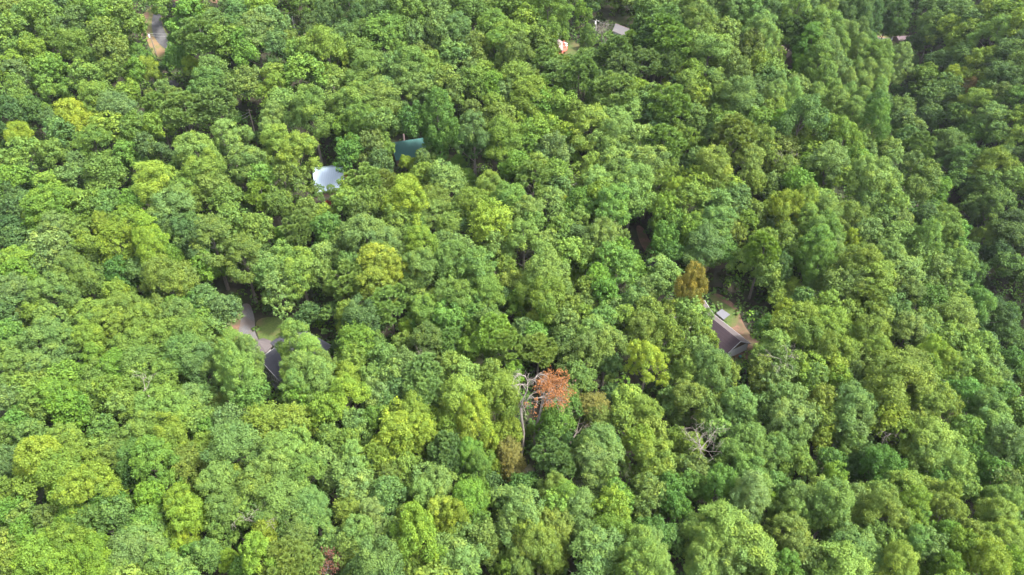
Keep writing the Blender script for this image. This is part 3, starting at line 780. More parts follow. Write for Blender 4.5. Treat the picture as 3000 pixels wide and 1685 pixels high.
PAIR = dict(gl='light green', lg='light green', yl='light lime', ly='light lime', Yy='bright yellow-green', yY='bright yellow-green', YG='bright lime', GY='vivid lime', Yl='bright yellow-green', lY='bright yellow-green',
            bd='deep blue-green', db='deep blue-green', bl='pale blue-green', lb='pale blue-green', oy='yellowish olive', yo='yellowish olive', Yo='mustard yellow', oY='mustard yellow',
            Gd='deep green', dG='deep green', od='dull olive', oR='brownish olive', ob='greyish olive', bo='greyish olive', ol='pale olive', lo='pale olive')
# ------------------------------------------------------------------ place the trees
def mixcol(code):
    if code == '':
        return np.array(PAL['g'])
    c = np.array(PAL[code[0]])
    if len(code) > 1:
        c = 0.62 * c + 0.38 * np.array(PAL[code[1]])
    return c


def cname(code):
    if len(code) > 1 and code in PAIR: return PAIR[code]
    return CNAME[code[0]]


def read_table():
    E = []
    for (ox, oy), txt in TABLE.items():
        for tok in txt.split():
            x, y, w, kc = tok.split(',')
            E.append([ox + float(x) / 2.575, oy + float(y) / 2.575, float(w) / 2.575, kc[0], kc[1:]])
    E += [[935, 558, 42, 'o', 'gb'], [972, 556, 46, 'o', 'og'], [1004, 542, 44, 'o', 'yg'], [836, 1040, 78, 'p', 'ly'], [955, 520, 34, 'a', 'gb'],
          [2150, 842, 66, 'o', 'db'], [2186, 838, 70, 'o', 'b'], [2172, 868, 50, 'o', 'dG'], [2206, 948, 70, 'p', 'Gl']]
    # neighbouring crown tops of one colour belong to one tree
    changed = True
    while changed:
        changed = False
        E.sort(key=lambda e: -e[2])
        for i in range(len(E)):
            a = E[i]
            if a is None or a[3] != 'o': continue
            for j in range(i + 1, len(E)):
                b = E[j]
                if b is None or b[3] != 'o' or b[4] != a[4]: continue
                d = math.hypot(a[0] - b[0], (a[1] - b[1]) * 1.2)
                nw = max(a[2], b[2], d + 0.5 * (a[2] + b[2]) * .92)
                if d < 0.62 * 0.5 * (a[2] + b[2]) * 1.6 and nw < (82 if a[0] < 2640 else 60) + 34 * (a[1] / 1685) + 62 * ((int(a[0] * 7 + a[1] * 13) % 97) / 97) ** 1.5:
                    k = a[2] ** 2 / (a[2] ** 2 + b[2] ** 2)
                    a[0] = k * a[0] + (1 - k) * b[0]; a[1] = k * a[1] + (1 - k) * b[1]; a[2] = nw
                    E[j] = None
                    changed = True
            E = [e for e in E] if not changed else E
        E = [e for e in E if e is not None]
    return E


# image windows that stay open: (x0, y0, x1, y1); a crown's middle may not fall there, nor its edge reach far in
class Tree: pass


def place(e, rg):
    t = Tree()
    t.px, t.py, t.w, t.kind, t.code = e
    s = 1.14 if t.px < 2640 or t.py > 1250 else .98
    hc = 14.0
    lift = 1.14 if (t.code[:1] == 'Y' or t.code in ('yY', 'GY')) and t.w > 50 else 1.0
    for _ in range(6):
        p = ground(t.px, t.py, hc)
        dep = project(p)[2]
        rad = t.w * s / 2 * dep / FOC
        if t.kind == 'o': H = 18.6 * (.22 + .72 * rad / 4.9)
        elif t.kind == 'p': H = 24 * (.3 + .62 * rad / 4.2)
        elif t.kind == 'n': H = 20.5 * (.26 + .70 * rad / 4.6)
        elif t.kind == 'a': H = 19.5 * (.26 + .70 * rad / 5.2)
        else: H = 14 + 2.2 * rad
        if t.w < 58 and t.py > 300: H *= 0.62
        H = min(max(H, 9), 30) * lift
        hc = H * CROWN_Z[t.kind]
    t.x, t.y = p[0], p[1]
    t.z = float(height(p[0], p[1]))
    k = 0.90 + .24 * rg.random()
    t.rad, t.H, t.dep = rad * k, H * (0.92 + .10 * rg.random() + .06 * k), dep
    t.col = mixcol(t.code) * (0.88 + 0.24 * rg.random()) * (1 + 0.03 * rg.normal(size=3))
    t.col = np.clip(t.col, .01, .5)
    t.rot = rg.random() * 6.283
    t.var = int(rg.integers(0, 100))
    t.special = None
    return t


ORD = ['', 'second ', 'third ', 'fourth ', 'fifth ', 'sixth ', 'seventh ', 'eighth ', 'ninth ', 'tenth ', 'eleventh ', 'twelfth ', 'thirteenth ', 'fourteenth ', 'fifteenth ', 'sixteenth ', 'seventeenth ', 'eighteenth ']
MARKS = {'grey-roofed house': (850, 1035), 'dark brown roof': (2140, 985), 'pale blue roof': (960, 515), 'teal roof': (1205, 428), 'red deck': (1652, 140),
         'pink-roofed house': (1822, 86), 'winding road': (470, 90), 'orange dead tree': (1612, 1120), 'golden brown tree': (2035, 832),
         'big yellow tree': (1897, 1052), 'tiny yellow tree': (2299, 907), 'valley road': (2605, 114), 'small brown gable': (2322, 170),
         'bare silver branches': (2062, 1325), 'reddish dead shrub': (962, 1662), 'reddish-brown crown': (2843, 248), 'dark dirt lane': (1895, 715)}
EDGES = {'photo\'s lower edge': (0, 1), 'photo\'s upper edge': (0, -1), 'photo\'s left edge': (-1, 0), 'photo\'s right edge': (1, 0)}


def describe(trees):
    """labels: colour and shape, then the place between two landmarks, counted from the first"""
    rows = {}
    SH = dict(o=None, p='oval', n='pine', a='feathery', s='dark conical')
    for t in trees:
        mk = sorted(MARKS, key=lambda m: math.hypot(t.px - MARKS[m][0], t.py - MARKS[m][1]))
        A = mk[0]
        ax, ay = MARKS[A]
        v = np.array([t.px - ax, t.py - ay]); d = np.hypot(*v) + 1e-6
        best = None
        for B in mk[1:9]:
            w = np.array(MARKS[B]) - np.array([ax, ay])
            c = float(v @ w) / (d * np.hypot(*w))
            if best is None or c > best[0]: best = (c, 'toward the ' + B)
        if best[0] < 0.86:
            for B, w in EDGES.items():
                c = float(v @ np.array(w)) / d
                if c > best[0]: best = (c, 'toward the ' + B)
        big = '' if 70 < t.w < 135 else ('small ' if t.w <= 70 else 'large ')
        col = cname(t.code)
        if t.kind == 'o': what = f'{big}{col} tree'
        elif t.kind == 'n': what = f'{big}{col} pine'
        elif t.kind == 's': what = f'{big}{col} conical tree'
        else: what = f'{big}{col} {SH[t.kind]} tree'
        rows.setdefault((A, best[1], what), []).append((d, t))
    for (A, rel, what), L in rows.items():
        L.sort(key=lambda r: r[0])
        for i, (d, t) in enumerate(L):
            if len(L) == 1: t.label = f'{what} from the {A} {rel}'
            else: t.label = f'{ORD[i] or "first "}{what} from the {A} {rel}'


NAMES = dict(o='broadleaf_tree', p='tall_oval_tree', n='pine_tree', a='feathery_tree', s='conical_tree')
GROUPS = dict(o='broad-crowned trees of the wood', p='tall oval-crowned trees of the wood', n='pines among the broadleaf trees', a='thin feathery-crowned trees', s='dark conical trees at the back of the wood')


def make_tree(t, cat='tree', name=None, group=None):
    P = PROTO[t.kind][t.var % len(PROTO[t.kind])]
    root = empty(name or NAMES[t.kind], (t.x, t.y, t.z), t.label, cat, group or GROUPS[t.kind], t.rot)
    s = t.rad / P['R']
    q = 0.88 + 0.24 * ((t.var * 37 % 100) / 100)
    root.scale = (s * q, s / q, t.H / P['H'])
    c = P.setdefault('co', None) or bpy.data.objects.new('crown', P['crown'])
    k = P.setdefault('to', None) or bpy.data.objects.new('trunk', P['trunk'])
    if P['co'] is None:
        P['co'], P['to'] = c, k
    else:
        c, k = c.copy(), k.copy()
    c.color = (*[float(v) for v in t.col], 1)
    link(c, root); link(k, root)
    return root


def wood_mesh(trees, frac, grow):
    V, T, Cc = [], [], []
    rg = np.random.default_rng(55)
    for t in trees:
        P = PROTO[t.kind][t.var % len(PROTO[t.kind])]
        n = len(P['V'])
        f = frac if t.dep < 900 else frac
        idx = rg.choice(n, int(n * f), replace=False)
        v = P['V'][idx].astype(np.float32)
        c = v.mean(1, keepdims=True)
        v = c + (v - c) * grow
        s = t.rad / P['R']
        ca, sa = math.cos(t.rot) * s, math.sin(t.rot) * s
        x = v[..., 0] * ca - v[..., 1] * sa + t.x
        y = v[..., 0] * sa + v[..., 1] * ca + t.y
        z = v[..., 2] * (t.H / P['H']) + t.z
        V.append(np.stack([x, y, z], -1).reshape(-1, 3))
        T.append(P['T'][idx])
        Cc.append(np.tile(np.append(t.col, 1.0), (len(idx), 1)))
    V = np.vstack(V)
    return V, np.arange(len(V)).reshape(-1, 4), np.hstack(T), np.vstack(Cc)


def in_poly(x, y, poly):
    ins = False
    n = len(poly)
    for i in range(n):
        x1, y1 = poly[i]; x2, y2 = poly[(i + 1) % n]
        if (y1 > y) != (y2 > y) and x < (x2 - x1) * (y - y1) / (y2 - y1) + x1:
            ins = not ins
    return ins
# ------------------------------------------------------------------ plots (levelled), in photo pixels -> ground
pad(2140, 985, 15, 1.5)      # brown house
pad(850, 1060, 15, 0.5)      # grey house
pad(965, 545, 10, 0.5)       # blue roof
pad(1210, 455, 9, 0.5)       # teal roof
pad(1645, 150, 10, 0.3)      # red deck
pad(1825, 108, 12, 0.3)      # pink roof
pad(2322, 188, 7, 0.3)       # gable house

M_ROOFBROWN = None
V3 = lambda p: Vector([float(c) for c in p])


def drape(name, pix, mat, lift, step=1.6, kind='structure', inside=None):
    """a sheet lying on the terrain inside an outline"""
    pts = [tuple(ground(px, py)[:2]) for px, py in pix]
    # round the outline off
    for _ in range(2):
        q = []
        for i in range(len(pts)):
            a, b = pts[i], pts[(i + 1) % len(pts)]
            q += [(a[0] * .75 + b[0] * .25, a[1] * .75 + b[1] * .25), (a[0] * .25 + b[0] * .75, a[1] * .25 + b[1] * .75)]
        pts = q
    xs, ys = [p[0] for p in pts], [p[1] for p in pts]
    inner = []
    y = min(ys)
    while y < max(ys):
        x = min(xs)
        while x < max(xs):
            qx, qy = x + random.uniform(-.3, .3) * step, y + random.uniform(-.3, .3) * step
            if in_poly(qx, qy, pts): inner.append((qx, qy))
            x += step
        y += step
    co = [Vector(p) for p in pts] + [Vector(p) for p in inner]
    edges = [(i, (i + 1) % len(pts)) for i in range(len(pts))]
    vo, _, fo, *_ = delaunay_2d_cdt(co, edges, [], 1, 1e-4)
    X = np.array([v.x for v in vo]); Y = np.array([v.y for v in vo])
    Z = height(X, Y) + lift + 0.12
    me = bpy.data.meshes.new(name)
    me.from_pydata([(float(a), float(b), float(c)) for a, b, c in zip(X, Y, Z)], [], [tuple(f) for f in fo])
    me.materials.append(mat)
    me.polygons.foreach_set('use_smooth', [True] * len(me.polygons))
    o = bpy.data.objects.new(name, me)
    link(o)
    CLEAR.append(pts)
    return tag(o, kind=kind)


FOOT = []
CLEAR = []        # ground outlines without undergrowth
M_ASPHALT = surf_mat('asphalt', (0.05, 0.049, 0.053), (0.085, 0.083, 0.088), 2.2, 0.9, 0.15, (1, 1, 1), (0.11, 0.107, 0.11), 0.16)
M_GRAVEL = surf_mat('gravel', (0.075, 0.073, 0.077), (0.165, 0.16, 0.165), 4.0, 0.95, 0.5, (1, 1, 1), (0.12, 0.10, 0.092), 0.22)
M_CLAY = surf_mat('red_clay', (0.10, 0.058, 0.04), (0.19, 0.105, 0.072), 1.2, 0.95, 0.4, (1, 1, 1), (0.085, 0.075, 0.035), 0.3)
M_LAWN = surf_mat('lawn', (0.042, 0.075, 0.015), (0.085, 0.115, 0.025), 1.6, 0.95, 0.5, (1, 1, 1), (0.10, 0.09, 0.035), 0.14)
M_VERGE = surf_mat('verge', (0.075, 0.11, 0.025), (0.115, 0.13, 0.038), 0.9, 0.95, 0.4, (1, 1, 1), (0.20, 0.125, 0.07), 0.12)
M_FLOOR = surf_mat('forest_floor', (0.022, 0.020, 0.012), (0.042, 0.036, 0.022), 0.9, 0.95, 0.6, (1, 1, 1), (0.03, 0.042, 0.014), 0.15)


def build_ground():
    xs = np.unique(np.concatenate([np.linspace(-900, -330, 20), np.linspace(-330, 430, 240), np.linspace(430, 1000, 20)]))
    ys = np.unique(np.concatenate([np.linspace(-300, 20, 12), np.linspace(20, 640, 200), np.linspace(640, 1500, 24)]))
    X, Y = np.meshgrid(xs, ys)
    Z = height(X, Y)
    V = np.stack([X.ravel(), Y.ravel(), Z.ravel()], 1)
    nx, ny = len(xs), len(ys)
    i = np.arange(nx * ny).reshape(ny, nx)
    Q = np.stack([i[:-1, :-1], i[:-1, 1:], i[1:, 1:], i[1:, :-1]], -1).reshape(-1, 4)
    me = mesh_np('ground', V, Q, None, M_FLOOR)
    me.polygons.foreach_set('use_smooth', [True] * len(me.polygons))
    o = bpy.data.objects.new('ground', me)
    link(o)
    tag(o, kind='structure')


build_ground()
# back road with its verge
drape('road_verge', [(418, 46), (430, 28), (452, 18), (470, 16), (476, 40), (474, 60), (486, 94), (508, 118), (520, 140), (516, 160), (496, 174), (470, 178), (448, 164), (428, 112), (414, 70)], M_VERGE, 0.06)
drape('red_clay_bank', [(418, 40), (438, 34), (436, 58), (424, 74), (416, 118), (409, 112), (410, 66)], M_CLAY, 0.10)
drape('road', [(452, 34), (466, 20), (500, 12), (545, 8), (546, 16), (500, 24), (474, 36), (471, 58), (482, 94), (500, 120), (516, 138), (514, 150), (496, 150), (474, 138), (458, 120), (447, 98), (444, 68)], M_ASPHALT, 0.14)
drape('road', [(490, 238), (522, 236), (526, 254), (496, 258)], M_ASPHALT, 0.14)
# grey house: gravel drive, clay bank, lawn
drape('red_clay_bank', [(688, 905), (716, 905), (724, 940), (712, 985), (672, 1008), (650, 985), (664, 950), (676, 925)], M_CLAY, 0.06)
drape('driveway', [(708, 892), (732, 890), (742, 915), (748, 945), (746, 975), (762, 1004), (756, 1016), (716, 1010), (694, 990), (702, 960), (708, 930)], M_GRAVEL, 0.10)
drape('lawn', [(750, 932), (835, 928), (838, 975), (812, 1004), (794, 1012), (764, 1006), (752, 975)], M_LAWN, 0.07)
# brown house: lawn, clay, end yard
drape('red_clay_bank', [(2084, 856), (2120, 868), (2162, 902), (2172, 940), (2196, 980), (2236, 1006), (2236, 1036), (2190, 1056), (2160, 1058), (2130, 1040), (2130, 940), (2100, 900)], M_CLAY, 0.05)
drape('lawn', [(2070, 862), (2086, 862), (2120, 888), (2158, 912), (2166, 938), (2154, 962), (2128, 958), (2110, 910), (2084, 884)], M_LAWN, 0.09)
drape('lawn', [(2150, 1052), (2182, 1040), (2182, 1066), (2156, 1076), (2138, 1068)], M_LAWN, 0.09)
# dark dirt lane
drape('dirt_lane', [(1860, 660), (1884, 664), (1898, 700), (1925, 735), (1948, 772), (1925, 782), (1900, 752), (1874, 714)], M_CLAY, 0.06)
drape('driveway', [(1884, 748), (1908, 752), (1924, 778), (1934, 800), (1908, 806), (1890, 780)], M_ASPHALT, 0.10)
# teal roof: lawn and drive; deck lawn; valley road
drape('lawn', [(1284, 454), (1320, 452), (1345, 470), (1330, 488), (1300, 484), (1284, 470)], M_LAWN, 0.06)
drape('driveway', [(1134, 500), (1150, 508), (1180, 518), (1196, 526), (1180, 538), (1150, 528), (1134, 516)], M_ASPHALT, 0.06)
drape('lawn', [(1650, 112), (1690, 116), (1704, 150), (1690, 170), (1660, 180), (1640, 160)], M_LAWN, 0.06)
drape('valley_road', [(2540, 108), (2600, 107), (2652, 104), (2662, 112), (2640, 119), (2600, 119), (2545, 118)], M_ASPHALT, 0.12)
drape('road_verge', [(2530, 100), (2600, 98), (2655, 96), (2664, 124), (2600, 134), (2540, 126)], M_VERGE, 0.06)
drape('red_clay_bank', [(508, -6), (560, -4), (566, 12), (546, 16), (512, 12)], M_CLAY, 0.06)
drape('red_clay_bank', [(610, -8), (700, -6), (700, 12), (650, 14), (614, 8)], M_CLAY, 0.06)

# ------------------------------------------------------------------ houses
M_WHITEWALL = ribbed_mat('white_siding', (0.62, 0.63, 0.66), (0.70, 0.71, 0.73), 0.22, (0, 0, 1), 0.6, 0, 0.3, 0.3)
M_GREYWALL = ribbed_mat('grey_siding', (0.30, 0.29, 0.28), (0.36, 0.35, 0.33), 0.22, (0, 0, 1), 0.6, 0, 0.3, 0.3)
M_DARKWALL = ribbed_mat('dark_siding_and_shade', (0.12, 0.12, 0.14), (0.15, 0.15, 0.17), 0.22, (0, 0, 1), 0.6, 0, 0.3, 0.3)
M_BROWNWALL = ribbed_mat('brown_boards', (0.13, 0.085, 0.07), (0.19, 0.13, 0.105), 0.3, (0, 0, 1), 0.8, 0, 0.4, 0.2)
M_TRIM = surf_mat('white_trim', (0.66, 0.66, 0.66), (0.74, 0.74, 0.74), 2, 0.6, 0.05)
M_GREYTRIM = surf_mat('grey_trim', (0.42, 0.41, 0.42), (0.52, 0.51, 0.52), 2, 0.6, 0.05)
M_GLASS = surf_mat('window_glass', (0.012, 0.014, 0.018), (0.02, 0.024, 0.03), 1, 0.12, 0.0, spec=0.6)
M_PIPE = surf_mat('vent_metal', (0.50, 0.49, 0.48), (0.62, 0.60, 0.58), 3, 0.4, 0.0)
M_FLUE = surf_mat('flue_brown', (0.22, 0.15, 0.15), (0.30, 0.21, 0.21), 3, 0.6, 0.1)
M_POLE = surf_mat('pole_wood', (0.17, 0.14, 0.115), (0.27, 0.235, 0.20), 2, 0.9, 0.3, (4, 4, .5))
M_GREYPOLE = surf_mat('weathered_pole', (0.40, 0.39, 0.38), (0.54, 0.53, 0.51), 2, 0.9, 0.3, (4, 4, .5))
M_WIRE = surf_mat('wire', (0.42, 0.42, 0.42), (0.5, 0.5, 0.5), 1, 0.5, 0.0)
M_REDDECK = surf_mat('red_stain', (0.33, 0.065, 0.04), (0.42, 0.10, 0.065), 1.5, 0.75, 0.1, (1, 1, 1), (0.46, 0.16, 0.11), 0.5)
M_ORANGEWOOD = surf_mat('orange_wood', (0.48, 0.20, 0.08), (0.60, 0.28, 0.12), 1.5, 0.75, 0.1)
M_BRICK = surf_mat('brick_patio', (0.30, 0.15, 0.10), (0.44, 0.25, 0.17), 3, 0.9, 0.2)
M_BLUE = surf_mat('blue_cloth', (0.03, 0.10, 0.42), (0.05, 0.15, 0.52), 2, 0.7, 0.0)
M_GREEN = surf_mat('teal_plastic', (0.02, 0.12, 0.11), (0.04, 0.18, 0.16), 2, 0.4, 0.0)
M_RED = surf_mat('red_cloth', (0.50, 0.02, 0.03), (0.60, 0.04, 0.04), 2, 0.7, 0.0)


def shingle(name, c1, c2, slope_dir, period=0.45, rough=0.85):
    return ribbed_mat(name, c1, c2, period, slope_dir, rough, 0, 0.35, 0.3)


def block_frame(origin, along, across):
    """origin plus two horizontal unit vectors"""
    u = Vector((along[0], along[1], 0)).normalized()
    w = Vector((-u.y, u.x, 0))
    if w.dot(Vector((across[0], across[1], 0))) < 0: w = -w
    return V3(origin), u, w


def gable_house(root, O, u, w, L, W, zg, ze, zr, walls, roofs, over=0.45, th=0.16, gable_mat=None, floor_drop=1.5, trim=M_TRIM, names=('roof', 'wall'), parts=True):
    """a gabled block: O is the middle of the near gable end at the ground, u runs along the ridge away from it, w across"""
    up = Vector((0, 0, 1))
    P = lambda a, b, z: Vector((O.x, O.y, 0)) + u * a + w * b + up * z
    h = W / 2
    FOOT.append([tuple(P(a, q, 0))[:2] for a, q in ((-1.2, -h - 1.2), (-1.2, h + 1.2), (L + 1.2, h + 1.2), (L + 1.2, -h - 1.2))])
    b = MB()
    b.box(P(L / 2, 0, (zg - floor_drop + ze - .05) / 2), (L / 2, h, (ze - .05 - zg + floor_drop) / 2), (u, w, up))
    b.build('wall', walls, root)
    ins = 0.004
    for a in (ins, L - ins):
        g = MB()
        s = 1 if a < L / 2 else -1
        k = len(g.v)
        q = [P(a, -h + .02, ze - .06), P(a, h - .02, ze - .06), P(a, 0, zr - .12)]
        q2 = [p + u * s * .15 for p in q]
        g.v += [tuple(p) for p in q + q2]
        g.f += [(k, k + 1, k + 2), (k + 5, k + 4, k + 3), (k, k + 3, k + 4, k + 1), (k + 1, k + 4, k + 5, k + 2), (k + 2, k + 5, k + 3, k)]
        g.build('gable_wall', gable_mat or walls, root)
    slope = (zr - ze) / h
    rf = []
    for sgn, rm in ((1, roofs[0]), (-1, roofs[1])):
        m = MB()
        m.slab([P(-over, 0, zr), P(L + over, 0, zr), P(L + over, sgn * (h + over), ze - slope * over), P(-over, sgn * (h + over), ze - slope * over)], th)
        rf.append(m.build('roof', rm, root))
    r = MB()
    r.bar(P(-over - .02, 0, zr + .03), P(L + over + .02, 0, zr + .03), .36, .10)
    cap = r.build('ridge_cap', trim if parts else roofs[0], None)
    cap.parent = rf[0]; cap.matrix_parent_inverse = Matrix.Translation(-root.location)
    f = MB()
    for sgn in (1, -1):
        f.bar(P(-over - .03, sgn * .02, zr - .10), P(-over - .03, sgn * (h + over), ze - slope * over - .10), .07, .24)
        f.bar(P(-over - .03, sgn * (h + over + .04), ze - slope * over - .10), P(L + over, sgn * (h + over + .04), ze - slope * over - .10), .08, .16)
    f.build('fascia', trim, root)
    return P, rf


def window(root, c, u, w, wd, ht, n=2, proud=0.05):
    """frame with panes; c centre on the wall, u along the wall, w outward"""
    up = Vector((0, 0, 1))
    f = MB()
    t = .09
    for s in (-1, 1):
        f.box(c + u * s * (wd / 2), (t / 2, proud, ht / 2 + t / 2), (u, w, up))
        f.box(c + up * s * (ht / 2), (wd / 2 - t / 2, proud * .9, t / 2), (u, w, up))
    for k in range(1, n):
        f.box(c + u * (-wd / 2 + wd * k / n), (t / 2, proud * .8, ht / 2 - t / 2), (u, w, up))
    fr = f.build('window', M_TRIM, root)
    g = MB()
    g.box(c, (wd / 2 - .01, proud * .4, ht / 2 - .01), (u, w, up))
    p = g.build('pane', M_GLASS, None)
    p.parent = fr; p.matrix_parent_inverse = Matrix.Translation(-root.location)
    return fr


def sub(parent, root, mb, name, mat):
    o = mb.build(name, mat, None)
    o.parent = parent; o.matrix_parent_inverse = Matrix.Translation(-root.location)
    return o


# --- dark brown house on the right
zg = PADS[0][3]
zr, ze = zg + 5.6, zg + 3.0
Rn = at_z(2170, 1000, zr); Rf = at_z(2091, 936.5, zr)
El, Er = at_z(2137.4, 1036, ze), at_z(2196.5, 992, ze)
d = V3(Rf - Rn); d.z = 0; d.normalize()
gdir = V3(Er - El); W = gdir.length * .98; gdir.normalize()
O, u, w = block_frame((Rn[0], Rn[1], zg), (d.x, d.y), (gdir.x, gdir.y))
O = O + u * .45
brown = empty('brown_house', (O.x, O.y, zg), 'long house with dark brown shingle roof, white end wall and timber deck behind', 'house')
M_BR1 = shingle('brown_shingles_lit', (0.068, 0.056, 0.057), (0.115, 0.096, 0.097), (w.x, w.y, .6))  # lit copy of the brown shingles, sky glare put into the colour
M_BR2 = shingle('brown_shingles_shaded', (0.027, 0.017, 0.023), (0.042, 0.026, 0.034), (w.x, w.y, -.6))  # shaded copy of the same shingles for the slope away from the light
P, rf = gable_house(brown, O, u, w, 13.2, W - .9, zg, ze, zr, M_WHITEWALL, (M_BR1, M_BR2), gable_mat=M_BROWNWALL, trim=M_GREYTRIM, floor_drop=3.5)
window(brown, P(-.03, -1.6, zg + 1.6), w, -u, 1.5, 1.3)
m = MB(); m.tube([P(4.5, 1.4, zr - 1.3), P(4.5, 1.4, zr - .3)], [.12, .12], 8); m.box(P(4.5, 1.4, zr - .25), (.2, .2, .06)); sub(rf[0], brown, m, 'roof_vent', M_PIPE)
m = MB(); m.tube([P(5.2, -2.2, zr - 1.8), P(5.2, -2.2, zr - .75)], [.14, .14], 8); m.box(P(5.2, -2.2, zr - .7), (.22, .22, .06)); sub(rf[1], brown, m, 'roof_vent', M_PIPE)
m = MB(); m.tube([P(10.5, 1.0, zr - 1.0), P(10.5, 1.0, zr - .2)], [.12, .12], 8); sub(rf[0], brown, m, 'roof_vent', M_PIPE)
# cross wing behind, its ridge across the main one
O2 = P(13.2 + 4.6, W / 2 - 1.0, 0)
Pw, rw = gable_house(brown, Vector((O2.x, O2.y, zg)), -w, u, 12.0, 9.0, zg, zg + 3.1, zg + 5.3, M_BROWNWALL, (M_BR1, M_BR1), trim=M_GREYTRIM, floor_drop=3.0)
m = MB()
dz = zg + 2.3
dq = [V3(at_z(x, y, dz)) for x, y in ((2115, 905), (2139, 921.5), (2120, 936), (2098, 917))]
m.slab(dq, .2)
dk = m.build('deck', M_DARKWALL, brown)
rl = MB()
cs = dq[:3]
for a, b in zip(cs[:-1], cs[1:]):
    rl.bar(a + Vector((0, 0, 1.0)), b + Vector((0, 0, 1.0)), .13, .09)
    rl.bar(a + Vector((0, 0, .35)), b + Vector((0, 0, .35)), .08, .08)
    n = int((b - a).length / 1.1)
    for i in range(n + 1):
        q = a + (b - a) * (i / max(n, 1))
        rl.bar(q, q + Vector((0, 0, .96)), .09)
sub(dk, brown, rl, 'railing', M_GREYTRIM)
for q in cs:
    ps = MB(); ps.bar(q - Vector((0, 0, .2)), Vector((q.x, q.y, zg - 2.5)), .2); sub(dk, brown, ps, 'post', M_DARKWALL)
pt = MB(); pt.slab([P(-3.0, -3.6, zg + .06), P(-.3, -3.4, zg + .06), P(-.3, 1.6, zg + .06), P(-2.2, 1.2, zg + .06)], .25)
o = pt.build('brick_patio', M_BRICK); tag(o, kind='structure')
gr = empty('kettle_grill', P(-1.5, .2, zg + .08), 'small dark teal round grill on the brick patio below the white end wall', 'grill')
m = MB(); m.tube([P(-1.5, .2, zg + .55), P(-1.5, .2, zg + .75), P(-1.5, .2, zg + .95), P(-1.5, .2, zg + 1.02)], [.30, .48, .44, .12], 14); m.build('bowl', M_GREEN, gr)
for k in range(3):
    m = MB(); m.bar(P(-1.5 + .3 * math.cos(k * 2.09), .2 + .3 * math.sin(k * 2.09), zg + .06), P(-1.5, .2, zg + .6), .05); m.build('leg', M_PIPE, gr)

# --- grey-roofed house on the left
zg = PADS[1][3]
ze, zr = zg + 4.6, zg + 7.4
c0 = at_z(972, 1013, ze)
e1 = V3(at_z(901, 973, ze) - c0); e1.normalize()
e2v = V3(at_z(952, 1037, ze) - c0)
e2 = Vector((-e1.y, e1.x, 0))
if e2.dot(e2v) < 0: e2 = -e2
grey = empty('grey_house', (c0[0], c0[1], zg), 'large grey-shingled house with gable windows and round turret, half hidden behind a big tree', 'house')
Q = lambda a, b, z: Vector((c0[0], c0[1], 0)) + e1 * a + e2 * b + Vector((0, 0, z))
M_GS1 = shingle('grey_shingles', (0.036, 0.036, 0.048), (0.058, 0.058, 0.073), (e2.x, e2.y, .6))
M_GS2 = shingle('grey_shingle_ends', (0.036, 0.036, 0.048), (0.058, 0.058, 0.073), (e1.x, e1.y, .6))
Lh, Wh = 14.5, 9.0
FOOT.append([tuple(Q(a, q, 0))[:2] for a, q in ((-1.2, -1.2), (-1.2, Wh + 1.2), (Lh + 3, Wh + 1.2), (Lh + 3, -1.2))])
b = MB(); b.box(Q(Lh / 2, Wh / 2, (zg - 2 + ze - .1) / 2), (Lh / 2 - .5, Wh / 2 - .5, (ze - .1 - zg + 2) / 2), (e1, e2, Vector((0, 0, 1)))); b.build('wall', M_GREYWALL, grey)
A1, A2 = Q(Wh / 2, Wh / 2, zr), Q(Lh - Wh / 2, Wh / 2, zr)
roofs = []
for pts, mt in (([A1, A2, Q(Lh, 0, ze), Q(0, 0, ze)], M_GS1), ([A1, Q(0, Wh, ze), Q(Lh, Wh, ze), A2], M_GS1), ([A1, Q(0, 0, ze), Q(0, Wh, ze)], M_GS2), ([A2, Q(Lh, Wh, ze), Q(Lh, 0, ze)], M_GS2)):
    m = MB(); m.slab(pts, .16); roofs.append(m.build('roof', mt, grey))
m = MB()
for a_, b_ in ((A1, A2), (A1, Q(0, 0, ze)), (A1, Q(0, Wh, ze)), (A2, Q(Lh, 0, ze)), (A2, Q(Lh, Wh, ze))):
    m.bar(a_ + Vector((0, 0, .03)), b_ + Vector((0, 0, .03)), .30, .08)
sub(roofs[0], grey, m, 'ridge_cap', M_GREYTRIM)
m = MB(); m.tube([Q(4.6, 6.0, zr - 1.4), Q(4.6, 6.0, zr - .3), Q(4.9, 5.8, zr + .2)], [.13, .13, .13], 8); sub(roofs[0], grey, m, 'roof_vent', M_TRIM)
m = MB(); m.bar(Q(-.05, -.06, ze - .12), Q(Lh, -.06, ze - .12), .12, .16); m.bar(Q(-.06, 0, ze - .12), Q(-.06, Wh, ze - .12), .12, .16); m.build('gutter', M_DARKWALL, grey)
# gabled front wing towards the viewer's left
fw = 9.6
fO = Q(Lh - 7.4, Wh + 7.0, 0)
Pf, rf = gable_house(grey, Vector((fO.x, fO.y, zg)), -e2, e1, 9.5, fw, zg, zg + 4.4, zg + 7.6, M_GREYWALL, (M_GS1, M_GS1), trim=M_GREYTRIM, floor_drop=1.0)
for s_, z_ in ((-2.6, 1.9), (.4, 1.9), (3.2, 1.9)):
    window(grey, Pf(-.03, s_, zg + z_ + .9), e1, e2, 2.0, 1.5, 2)
m = MB(); m.box(Pf(-.4, 0, zg - 1.6), (.5, fw / 2 + .1, 1.9), (-e2, e1, Vector((0, 0, 1)))); m.build('shaded_lower_wall', M_DARKWALL, grey)  # lower storey in shadow: the shadow is put into its dark colour
